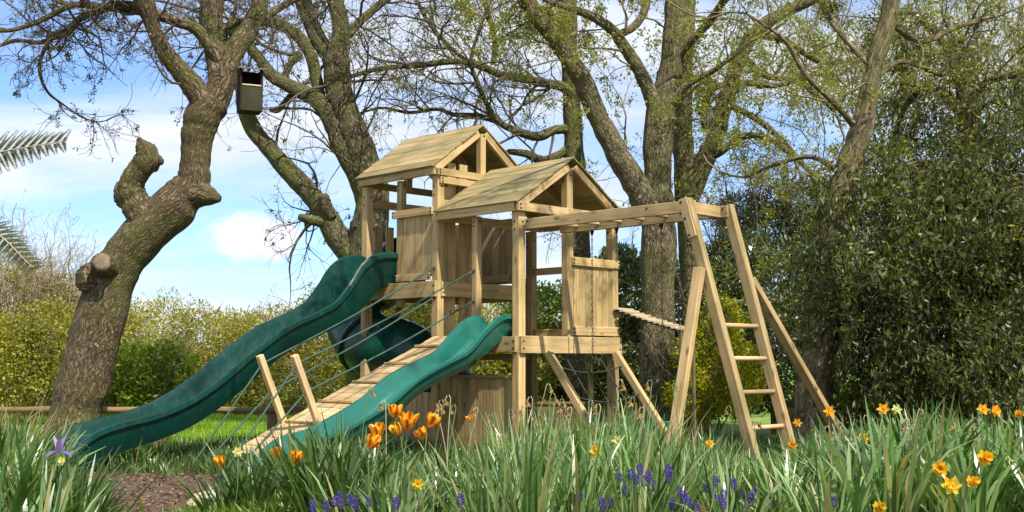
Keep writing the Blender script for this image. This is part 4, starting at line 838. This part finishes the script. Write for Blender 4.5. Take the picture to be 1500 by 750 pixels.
def tub():
    c = at(973, 606, 12.2); P = np.array([[0, 0, -.10], [0, 0, -.098], [0, 0, .08], [0, 0, .10], [0, 0, .10], [0, 0, .08], [0, 0, -.09]])[None]+np.array([c.x, c.y, .22+.0]); rr = np.array([[.001, .12, .16, .175, .16, .15, .001]])
    V, Fq, _ = tubes(P, rr, 24); V[:, 2] = V[:, 2]
    tag(link('plastic_tub', npmesh('plastic_tub', V, Fq), plastic('teal_tub', (.02, .25, .2), .4), None, True), 'small teal plastic tub behind the near ladder leg', 'tub')
    e = bpy.data.objects['plastic_tub']
    beam_st = empty('tree_stump', (c.x, c.y, 0)); tag(beam_st, 'low wooden stump under the teal tub', 'stump'); ac = Acc(); limb_mesh(ac, [(Vector((c.x, c.y, -.05)), .14), (Vector((c.x, c.y, .05)), .125), (Vector((c.x, c.y, .115)), .12)], 16); ac.obj('stump_body', M['bark_oak'], beam_st)
tub()
def rock(x, y, r, label):
    bm = bmesh.new(); bmesh.ops.create_icosphere(bm, subdivisions=3, radius=r)
    for v in bm.verts: v.co *= 1+.35*mnoise.noise(v.co*(1.6/r)+Vector((x, y, 0))); v.co.z *= .6
    me = bpy.data.meshes.new('rock'); bm.to_mesh(me); bm.free(); o = link('rock', me, M['stone'], None, False); o.location = (x, y, float(gz(x, y))+r*.3); tag(o, label, 'rock', 'stones on the path edge')
rock(-1.98, 7.6, .10, 'pale tan stone at the edge of the mulch path'); rock(-1.85, 7.4, .06, 'smaller tan stone at the edge of the mulch path')
# ---- fern fronds at the far left
def fern():
    cx, cy = -2.95, 5.3; top = 1.62; e = empty('tree_fern', (cx, cy, 0)); tag(e, 'tree fern at the left edge, its feathery fronds hanging into the sky', 'tree fern')
    ac = Acc(); limb_mesh(ac, [(Vector((cx, cy, -.1)), .14), (Vector((cx, cy, .8)), .11), (Vector((cx, cy, top)), .09)], 16); ac.obj('trunk', M['bark_oak'], e)
    tips = [(at(94, 206, 5.2), .30, at(-40, 235, 5.25)), (at(49, 392, 5.0), .36, at(-30, 330, 5.2)), (Vector((-3.9, 4.6, 1.5)), .4, None), (Vector((-3.6, 6.2, 1.6)), .4, None), (Vector((-3.2, 4.1, 1.55)), .4, None)]
    for fi, (tip, lift, mid) in enumerate(tips):
        fs = .62 if fi == 1 else .9
        b = Vector((cx, cy, top)); m = mid if mid is not None else (b+tip)/2+Vector((0, 0, lift)); C = catmull(np.array([b[:], m[:], tip[:]]), 22)
        a = Acc(); n = len(C); a.add(*tubes(C[None], np.linspace(.007, .002, n)[None], 5)); st = a.obj('frond', M['stalk_dry'], e)
        cen = []; dr = []; ln = []; nv = []; T = np.gradient(C, axis=0); T = nrm(T); side = nrm(np.cross(T, np.array([.25, -.8, .5])))
        for i in range(4, n, 2):
            for q in (0,):
                if i+1 >= n and q: continue
                pt = C[i]*(1-q)+C[min(i+1, n-1)]*q; f = (i+q)/n; L = fs*.16*math.sin(math.pi*min(1, max(.12, (1-f)*.95)))**.7+.01
                for s in (-1, 1):
                    pd = nrm(side[i]*s+T[i]*.55+np.array([0, 0, -.12])); k = max(4, int(L/.0065))
                    up2 = nrm(np.cross(pd, side[i]*s+T[i]*2))
                    for j in range(1, k):
                        u = j/k; pl = .030*(1-u*.75)
                        w2 = nrm(np.cross(pd, np.array([.25, -.8, .5])))
                        for s2 in (-1, 1): cen.append(pt+pd*L*u); dr.append(w2*s2+pd*.45); ln.append(pl); nv.append(np.array([.25, -.8, .5])+rng.normal(0, .25, 3))
        leaves_mesh('frond_leaflets', np.array(cen), np.array(dr), np.array(ln), np.array(ln)*.36+.0015, M['fern'], st, nv=np.array(nv)).matrix_parent_inverse = Matrix.Translation(-Vector(e.location))@Matrix.Translation(Vector(e.location))
fern()
# ================================================================= FLOWER BED
def clump_mesh(n, h, spread, w, lean=(.05, .55), curl=(.1, 1.3), bias=0.0):
    a = rng.uniform(0, 2*math.pi, n); r = spread*np.sqrt(rng.uniform(0, 1, n)); b = np.stack([r*np.cos(a), r*np.sin(a), np.full(n, -.03)], 1)
    az = a+rng.normal(0, .7, n); ln = rng.uniform(*lean, n)
    V, Fq = blades(b, rng.uniform(.6, 1.1, n)*h, rng.uniform(.7, 1.3, n)*w, ln, rng.uniform(*curl, n), 5, az=az); me = npmesh('leaves', V, Fq); return me
protos = {}
def proto(key, n, h, spread, w, mat, **k):
    protos[key] = []  # five meshes shared by the copies
    for i in range(5):
        me = clump_mesh(n, h, spread, w, **k); me.materials.append(M[mat]); me.polygons.foreach_set('use_smooth', np.ones(len(me.polygons), bool)); protos[key].append(me)
proto('daff', 50, .50, .08, .019, 'leaf_daff', lean=(.03, .42), curl=(.1, 1.3)); proto('tall', 56, .62, .08, .0135, 'leaf_daff', lean=(.02, .35), curl=(.05, .9)); proto('deep', 55, .55, .09, .017, 'leaf_daff2', lean=(.02, .45), curl=(.1, 1.2)); proto('small', 36, .34, .09, .012, 'leaf_daff', lean=(.05, .7), curl=(.3, 1.6)); proto('dry', 30, .5, .08, .008, 'straw', lean=(.05, .6), curl=(.2, 1.8))
def place(key, x, y, s=1.0, label='', group='', cat='leaf clump', name='daffodil_clump', tilt=.12):
    hn = dict(daff=.50, tall=.62, deep=.55, small=.34, dry=.5)[key]; px = 750+F*x/y
    tp = float(np.interp(px, [0, 60, 130, 250, 330, 400, 440, 470, 520, 560, 640, 700, 760, 850, 930, 1000, 1060, 1150, 1220, 1290, 1400, 1500], [592, 600, 640, 660, 650, 645, 612, 600, 608, 640, 648, 640, 618, 600, 612, 632, 648, 648, 630, 606, 606, 612]))+random.uniform(-12, 26)
    tp -= 50 if key == 'dry' else 0
    s = max(.35, min(s, (at(px, tp, y).z-float(gz(x, y)))/(hn*.92)))
    me = random.choice(protos[key]); o = bpy.data.objects.new(name, me); COL.objects.link(o); o.location = (x, y, float(gz(x, y))); o.rotation_euler = (random.uniform(-tilt, tilt), random.uniform(-tilt, tilt)+.05, random.uniform(0, 6.28)); o.scale = (s, s, s*random.uniform(.92, 1.08)); tag(o, label, cat, group); return o
def zone(key, cnt, x0f, x1f, y0, y1, s, label, group, mind=.13, **k):
    """x limits in picture fractions of the distance"""
    pts = []; tries = 0
    while len(pts) < cnt and tries < 9000:
        tries += 1; y = random.uniform(y0, y1); f = random.uniform(x0f, x1f); x = f*y
        if all((x-q[0])**2+(y-q[1])**2 > mind**2 for q in pts): pts.append((x, y)); place(key, x, y, s*random.uniform(.88, 1.12), label, group, **k)
fx = lambda px: (px-750)/F
zone('daff', 78, fx(1060), fx(1560), 4.2, 8.6, 1.12, 'clump of grey green daffodil leaves in the thick drift at the right of the bed', 'daffodil leaf clumps at the right of the bed', mind=.2)
zone('tall', 42, fx(700), fx(1080), 4.6, 8.0, .96, 'clump of upright slender daffodil leaves in the middle of the bed below the low tower', 'daffodil leaf clumps in the middle of the bed')
zone('daff', 22, fx(500), fx(760), 5.0, 7.6, .90, 'clump of arching daffodil leaves around the orange tulips', 'leaf clumps around the tulips')
zone('deep', 15, fx(425), fx(530), 5.4, 7.0, 1.05, 'clump of dark green strap leaves in front of the foot of the short slide', 'dark leaf clumps before the short slide')
zone('deep', 9, fx(330), fx(420), 5.9, 7.4, .8, 'dark clump of upright leaves beside the foot of the climbing ramp', 'leaf clumps beside the ramp foot')
zone('daff', 22, fx(-30), fx(80), 4.4, 8.2, 1.1, 'clump of tangled grey green leaves at the left edge of the picture', 'leaf clumps at the left edge')
zone('deep', 8, fx(66), fx(122), 4.9, 6.6, .95, 'clump of broad iris leaves around the lilac iris', 'iris leaf clumps', name='iris_clump')
zone('small', 20, fx(200), fx(370), 9.4, 11.4, .95, 'small leaf tuft in the shade under the long slide', 'leaf tufts under the long slide')
zone('small', 22, fx(500), fx(1100), 4.9, 6.2, .8, 'short leaf clump at the front of the bed among the grape hyacinths', 'short leaf clumps at the front', name='leaf_clump')
zone('dry', 8, fx(-30), fx(45), 6.5, 9.5, 1.5, 'clump of dry straw coloured stems at the left edge', 'dry stems at the left edge', name='dry_grass_clump')
zone('dry', 9, fx(890), fx(990), 7.5, 9.0, 1.15, 'dry straw coloured stems right of the low tower', 'dry stems by the low tower', name='dry_grass_clump')
# ---- flower heads
def petal(L, w, cup, n=5, m=4):
    """grid petal along +z leaning outward in +x; bc carries cross position"""
    V = []; B = []
    for i in range(n+1):
        t = i/n; wd = w*math.sin(math.pi*min(.98, .12+t*.80))**.7
        for j in range(m+1):
            s = (j/m-.5)*2; V.append((cup(t)[0]-.18*wd*s*s*1.2, s*wd*.5, cup(t)[1])); B.append((s*.9, t, 0))
    idx = np.arange((n+1)*(m+1)).reshape(n+1, m+1); Fq = np.stack([idx[:-1, :-1], idx[:-1, 1:], idx[1:, 1:], idx[1:, :-1]], -1).reshape(-1, 4); return np.array(V)*1.0, Fq, np.array(B, float)
def rotz(V, a): c, s = math.cos(a), math.sin(a); return V@np.array([[c, s, 0], [-s, c, 0], [0, 0, 1]])
def tulip_head():
    a = Acc()
    for k in range(6):
        o = .0 if k % 2 else .004; V, Fq, B = petal(.07, .052, lambda t: (.006+o+.027*math.sin(min(1, t*1.35)*math.pi/2)+(.022*max(0, t-.65)*2 if k in (0, 3) else .004*t), .068*t))
        a.add(rotz(V, k*math.pi/3+.2), Fq, B)
    return a
def daff_head():
    a = Acc(); 
    for k in range(6):
        V, Fq, B = petal(.04, .024, lambda t: (.004+.034*t, .012*t*t)); V[:, 2] += rng.normal(0, .002); a.add(rotz(V, k*math.pi/3), Fq, B)
    t = np.linspace(0, 1, 6); P = np.stack([t*0, t*0, t*.026], 1)[None]; Rr = (.008+.008*t+.004*t**3)[None]; V, Fq, _ = tubes(P, Rr, 16); V[-16:, :2] *= (1+.14*np.cos(np.arange(16)*np.pi))[:, None]; a.add(V, Fq, None)
    return a
def double_head():
    a = Acc()
    for r in range(3):
        for k in range(7):
            V, Fq, B = petal(.03, .020, lambda t: (.003+(.026-.007*r)*t, .006*r+(.006+.012*r)*t)); V += rng.normal(0, .0012, V.shape); a.add(rotz(V, k*math.pi*2/7+r*.4), Fq, B)
    return a
def withered_head():
    a = Acc(); 
    for k in range(7):
        V, Fq, B = petal(.035, .013, lambda t: (.002+.010*t+.006*math.sin(t*6+k), -.034*t)); V += rng.normal(0, .002, V.shape); a.add(rotz(V, k*.9+random.uniform(-.3, .3)), Fq, B)
    return a
def stem_pts(base, top, bend=.05):
    base, top = np.array(base), np.array(top); m = (base+top)/2+np.array([random.uniform(-bend, bend), random.uniform(-bend, bend), .03]); return catmull(np.array([base, m, top]), 8)
def flower(name, label, cat, head, px, py, Y, headmat, dirv, scale=1.0, group=None, stalk='stalk', hname='flower_head', root=None, nod=0.0, r=.0026):
    top = np.array(at(px, py, Y)); bx, by = (root or (top[0]+random.uniform(-.06, .06), top[1]+random.uniform(-.05, .05))); base = np.array([bx, by, float(gz(bx, by))-.02])
    e = empty(name, tuple(base)); tag(e, label, cat, group)
    d = np.array(dirv, float); d /= np.linalg.norm(d)
    C = stem_pts(base, top-d*.012*scale if not nod else top)
    if nod: C = np.vstack([C, [top+np.array([nod*.4, 0, .014]), top+np.array([nod, 0, .012]), top+np.array([nod*1.4, 0, -.006])]]); top = C[-1]
    V, Fq, bc = tubes(C[None], np.linspace(r, r*.8, len(C))[None], 6); link('stalk', npmesh('stalk', V, Fq, bc), M[stalk], e, True)
    h = head(); scale = scale*(.80 if name in ('tulip', 'daffodil') else 1); V = np.vstack(h.V)*scale; z = Vector(d); q = z.to_track_quat('Z', 'Y').to_matrix(); V = V@np.array(q).T+top
    me = npmesh(hname, V, np.vstack(h.F), np.vstack(h.B)); link(hname, me, headmat, e, True); return e
TG = 'flamed tulips in front of the short slide'
for px, py, Y, l, sc in ((578, 606, 5.0, 'tall orange and red tulip, topmost of the cluster before the short slide', 1.15), (597, 622, 4.95, 'orange red tulip just below right of the topmost one', 1.15), (628, 620, 5.0, 'red and yellow tulip, rightmost of the cluster', 1.05), (622, 637, 5.1, 'half hidden orange tulip under the rightmost one', .9), (556, 634, 4.9, 'yellow and red tulip in the left part of the cluster', 1.15), (541, 650, 4.85, 'yellow orange tulip, lowest left of the cluster', 1.1), (585, 630, 5.2, 'small orange tulip in the middle of the cluster', .95),
                         (407, 664, 5.6, 'pale orange tulip before the foot of the climbing ramp', .9), (432, 672, 5.5, 'deep orange tulip just right of the pale orange one by the ramp', .95), (325, 677, 5.9, 'lone yellow orange tulip at the end of the mulch path', .95), (689, 612, 5.6, 'small drooping orange tulip in front of the playhouse wall', .6)):
    flower('tulip', l, 'tulip', tulip_head, px, py+6, Y, M['tulip'], (random.uniform(-.6, .6), random.uniform(-.5, .1), 1), sc*random.uniform(.85, 1.05), TG)
DG = 'daffodils in bloom in the bed'
for px, py, Y, l, mt, hd, sc in ((873, 662, 4.9, 'bright yellow daffodil in the middle of the bed', 'yellow', daff_head, 1.0), (905, 646, 5.3, 'pale cream daffodil right of the bright yellow one in the middle', 'cream', daff_head, .9), (1040, 651, 5.2, 'small orange yellow daffodil left of the near ladder leg', 'yellow', double_head, .9), (612, 709, 4.6, 'single low yellow daffodil below the tulips', 'yellow', daff_head, .8), (348, 662, 5.6, 'pale yellow daffodil left of the ramp foot', 'cream', daff_head, .85),
                                 (1215, 603, 7.0, 'pale orange daffodil in front of the right ladder brace', 'orange', daff_head, 1.2), (1168, 620, 7.2, 'small orange daffodil right of the far ladder leg', 'orange', daff_head, .95), (1294, 600, 6.6, 'orange daffodil standing high at the start of the right drift', 'orange', daff_head, 1.2), (1313, 600, 6.6, 'cream daffodil next to the high orange one', 'cream', daff_head, 1.0), (1264, 643, 5.6, 'yellow and white daffodil low right of the brace foot', 'yellow', daff_head, 1.0), (1161, 652, 5.6, 'amber daffodil at the foot of the far ladder leg', 'orange', double_head, 1.0),
                                 (1377, 686, 4.0, 'rich yellow double daffodil in the right drift, left one of the large pair', 'yellow', double_head, 1.25), (1440, 671, 4.0, 'rich yellow double daffodil, right one of the large pair', 'yellow', double_head, 1.25), (1393, 712, 3.9, 'low yellow daffodil between the large pair', 'yellow', daff_head, 1.1), (1422, 707, 3.9, 'half opened yellow daffodil facing away below the large pair', 'yellow', double_head, 1.0), (1440, 600, 6.4, 'small orange daffodil at the top of the right drift', 'orange', daff_head, 1.1), (1457, 602, 6.2, 'wide open orange daffodil at the top right', 'orange', daff_head, 1.2), (1490, 607, 6.0, 'yellow orange daffodil at the right edge of the picture', 'orange', double_head, 1.1), (1285, 744, 3.9, 'orange yellow daffodil at the very bottom of the right drift', 'yellow', double_head, 1.0), (91, 676, 5.6, 'small yellow daffodil beside the lilac iris', 'cream', daff_head, .8)):
    flower('daffodil', l, 'daffodil', hd, px, py, Y, M[mt], (random.uniform(-.5, .5), -1, random.uniform(.1, .5)), sc, DG)
WG = 'withered daffodil heads on bent stalks'
wl = [(650, 590), (660, 583), (668, 597), (700, 600), (722, 610), (800, 566), (806, 580), (812, 592), (820, 588), (838, 600), (745, 603), (640, 596), (930, 585), (944, 600), (955, 560), (880, 596), (862, 590), (1345, 603), (1372, 612), (1425, 622), (1385, 618), (1215, 628), (1225, 635), (1105, 618), (540, 571), (565, 590), (1445, 640), (1332, 617), (1070, 598), (1265, 612), (985, 565), (733, 640), (770, 600), (780, 585), (790, 612), (905, 560), (898, 600)]
for k, (px, py) in enumerate(wl):
    lb = 'withered papery daffodil head on a bent pale stalk in front of the towers' if px < 1050 else 'withered papery daffodil head on a bent stalk in the right drift'
    flower('withered_daffodil', lb, 'withered flower', withered_head, px, py, random.uniform(5.3, 6.6), M['withered'], (0, 0, 1), random.uniform(.7, 1.1), WG if px < 1050 else WG+' at the right', stalk='stalk_dry' if k % 2 else 'stalk', nod=random.choice((-.018, .018)), r=.003)
def hyacinth_head():
    a = Acc()
    for k in range(38):
        t = k/38; an = k*2.4; r = .012*math.sin(math.pi*(.12+.80*t))**.6; c = np.array([r*math.cos(an), r*math.sin(an), -.012+.055*t]); P = np.array([c, c+np.array([0, 0, -.002]), c+np.array([math.cos(an)*.005, math.sin(an)*.005, -.006])])[None]; a.add(*tubes(P, np.array([[.0015, .0045, .002]]), 5))
    return a
HG = 'grape hyacinths at the front of the bed'
hp = [(925, 697), (938, 690), (950, 700), (932, 705), (995, 722), (1003, 732), (1010, 738), (1035, 718), (1045, 725), (1052, 735), (1060, 728), (1085, 724), (980, 700), (978, 692), (895, 738), (883, 742), (908, 702), (1105, 722), (1090, 745), (1060, 742), (490, 738), (500, 741), (512, 735), (478, 744), (520, 742), (498, 730), (458, 744), (580, 741), (675, 735), (944, 708), (1100, 733), (1222, 738), (960, 715), (1020, 745), (1075, 712), (1130, 740), (850, 730), (915, 720), (540, 738), (985, 742), (1048, 708)]
for px, py in hp:
    lb = 'violet blue grape hyacinth at the bottom edge left of centre' if px < 700 else 'violet blue grape hyacinth in the low drift at the front right of centre'
    flower('grape_hyacinth', lb, 'grape hyacinth', hyacinth_head, px, py, random.uniform(4.1, 4.8), M['blue'], (random.uniform(-.15, .15), 0, 1), random.uniform(.55, .85), HG+(' left of centre' if px < 700 else ' right of centre'), r=.0025)
def iris_head():
    a = Acc()
    for k in range(3):
        V, Fq, B = petal(.06, .022, lambda t: (.004+.022*t, .062*t)); a.add(rotz(V, k*2.09+.4), Fq, B); V, Fq, B = petal(.06, .022, lambda t: (.004+.05*t, .022*math.sin(t*2.4)-.02*t)); a.add(rotz(V, k*2.09+1.45), Fq, B)
    return a
flower('iris', 'lilac blue iris flower at the lower left in front of the oak trunk', 'iris', iris_head, 86, 664, 5.0, M['iris'], (.1, -.2, 1), 1.15, None, r=.004)
# ================================================================= SKY, SUN
AZ = Vector((.52, -.85, 0)).normalized(); EL = R(51)
sd = bpy.data.lights.new('sun', 'SUN'); sd.energy = 4.2; sd.angle = R(.55); sd.color = (1, .93, .82); so = bpy.data.objects.new('sun', sd); COL.objects.link(so)
tosun = Vector((AZ.x*math.cos(EL), AZ.y*math.cos(EL), math.sin(EL))); so.rotation_euler = tosun.to_track_quat('Z', 'Y').to_euler(); so.location = (6, -6, 20)
w = bpy.data.worlds.new('World'); S.world = w; w.use_nodes = True; nt = w.node_tree; nt.nodes.clear(); L = nt.links
out = nt.nodes.new('ShaderNodeOutputWorld'); bg = nt.nodes.new('ShaderNodeBackground'); L.new(bg.outputs[0], out.inputs[0]); bg.inputs[1].default_value = .12
sky = N(nt, 'TexSky', sky_type='NISHITA'); sky.sun_disc = False; sky.sun_elevation = EL; sky.sun_rotation = math.atan2(AZ.x, AZ.y); sky.air_density = 1.0; sky.dust_density = .6; sky.ozone_density = 1.6
tc = N(nt, 'TexCoord'); sp = N(nt, 'SeparateXYZ'); L.new(tc.outputs['Generated'], sp.inputs[0])
mx = N(nt, 'Math', operation='MAXIMUM'); L.new(sp.outputs[2], mx.inputs[0]); mx.inputs[1].default_value = 0.0
ad = N(nt, 'Math', operation='ADD'); L.new(mx.outputs[0], ad.inputs[0]); ad.inputs[1].default_value = .16
dv = N(nt, 'VectorMath', operation='DIVIDE'); cb = N(nt, 'CombineXYZ')
for i in range(3): L.new(ad.outputs[0], cb.inputs[i])
L.new(tc.outputs['Generated'], dv.inputs[0]); L.new(cb.outputs[0], dv.inputs[1])
mp = N(nt, 'Mapping'); mp.inputs['Scale'].default_value = (.55, .9, 0.0); mp.inputs['Location'].default_value = (3.1, 1.7, 0); mp.inputs['Rotation'].default_value = (0, 0, R(12)); L.new(dv.outputs[0], mp.inputs[0])
cn = N(nt, 'TexNoise', i_Scale=1.5, i_Detail=9.0, i_Roughness=.56, i_Distortion=.35); L.new(mp.outputs[0], cn.inputs[0])
cr = ramp(nt, cn.outputs[0], [(.36, (.12,)*3), (.57, (.95,)*3)])
cn2 = N(nt, 'TexNoise', i_Scale=3.2, i_Detail=8.0, i_Roughness=.6); L.new(mp.outputs[0], cn2.inputs[0])
cc = ramp(nt, cn2.outputs[0], [(.3, (4.0, 4.4, 5.1)), (.65, (5.6, 5.8, 6.1))])
boost = mixc(nt, sky.outputs[0], (.66, .86, 1.16), 1.0, 'MULTIPLY')
def gauss(px, py, sx_, sz_):
    d_ = N(nt, 'VectorMath', operation='SUBTRACT'); L.new(tc.outputs['Generated'], d_.inputs[0]); d_.inputs[1].default_value = tuple((at(px, py, 50)-Vector((0, 0, H))).normalized())
    m_ = N(nt, 'VectorMath', operation='MULTIPLY'); L.new(d_.outputs[0], m_.inputs[0]); m_.inputs[1].default_value = (sx_, sx_, sz_)
    l_ = N(nt, 'VectorMath', operation='LENGTH'); L.new(m_.outputs[0], l_.inputs[0])
    a_ = N(nt, 'Math', operation='MULTIPLY_ADD'); L.new(cn2.outputs[0], a_.inputs[0]); a_.inputs[1].default_value = 1.4; L.new(l_.outputs['Value'], a_.inputs[2])
    r_ = N(nt, 'MapRange'); r_.inputs['From Min'].default_value = .6; r_.inputs['From Max'].default_value = 2.0; r_.inputs['To Min'].default_value = .12; r_.inputs['To Max'].default_value = 1.0; r_.interpolation_type = 'SMOOTHSTEP'; L.new(a_.outputs[0], r_.inputs[0]); return r_.outputs[0]
mk_ = cr.outputs[0]
for g_ in (gauss(130, 315, 3.6, 34), gauss(480, 335, 6, 40), gauss(70, 40, 5, 13), gauss(385, 375, 6, 26), gauss(1100, 350, 5, 40)):
    q_ = N(nt, 'Math', operation='MULTIPLY'); L.new(mk_, q_.inputs[0]); L.new(g_, q_.inputs[1]); mk_ = q_.outputs[0]
cm = mixc(nt, boost, cc.outputs[0], mk_)
# one cumulus low in the sky
tgt = (at(372, 352, 50)-Vector((0, 0, H))).normalized()
dd = N(nt, 'VectorMath', operation='SUBTRACT'); L.new(tc.outputs['Generated'], dd.inputs[0]); dd.inputs[1].default_value = tuple(tgt)
sc = N(nt, 'VectorMath', operation='MULTIPLY'); L.new(dd.outputs[0], sc.inputs[0]); sc.inputs[1].default_value = (20, 20, 48)
le = N(nt, 'VectorMath', operation='LENGTH'); L.new(sc.outputs[0], le.inputs[0])
cn3 = N(nt, 'TexNoise', i_Scale=22.0, i_Detail=8.0, i_Roughness=.6); L.new(tc.outputs['Generated'], cn3.inputs[0])
sb = N(nt, 'Math', operation='MULTIPLY_ADD'); L.new(cn3.outputs[0], sb.inputs[0]); sb.inputs[1].default_value = 1.6; L.new(le.outputs['Value'], sb.inputs[2])
cr3 = ramp(nt, sb.outputs[0], [(.0, (1, 1, 1)), (.99, (1, 1, 1)), (1.0, (0, 0, 0))]);
mr = N(nt, 'MapRange'); mr.inputs['From Min'].default_value = 1.45; mr.inputs['From Max'].default_value = 1.85; mr.inputs['To Min'].default_value = .9; mr.inputs['To Max'].default_value = 0; L.new(sb.outputs[0], mr.inputs[0])
ccu = ramp(nt, cn3.outputs[0], [(.35, (6.6, 6.5, 6.5)), (.62, (4.6, 4.7, 5.2))]); cm2 = mixc(nt, cm, ccu.outputs[0], mr.outputs[0]); L.new(cm2, bg.inputs[0])
S.render.engine = 'CYCLES'
S.view_settings.view_transform = 'Standard'; S.view_settings.look = 'None'; S.view_settings.exposure = 0.66; S.view_settings.gamma = 1.0
S.cycles.max_bounces = 6; S.cycles.diffuse_bounces = 3; S.cycles.glossy_bounces = 2; S.cycles.transmission_bounces = 4; S.cycles.transparent_max_bounces = 4
S.render.resolution_x = 1024; S.render.resolution_y = 512
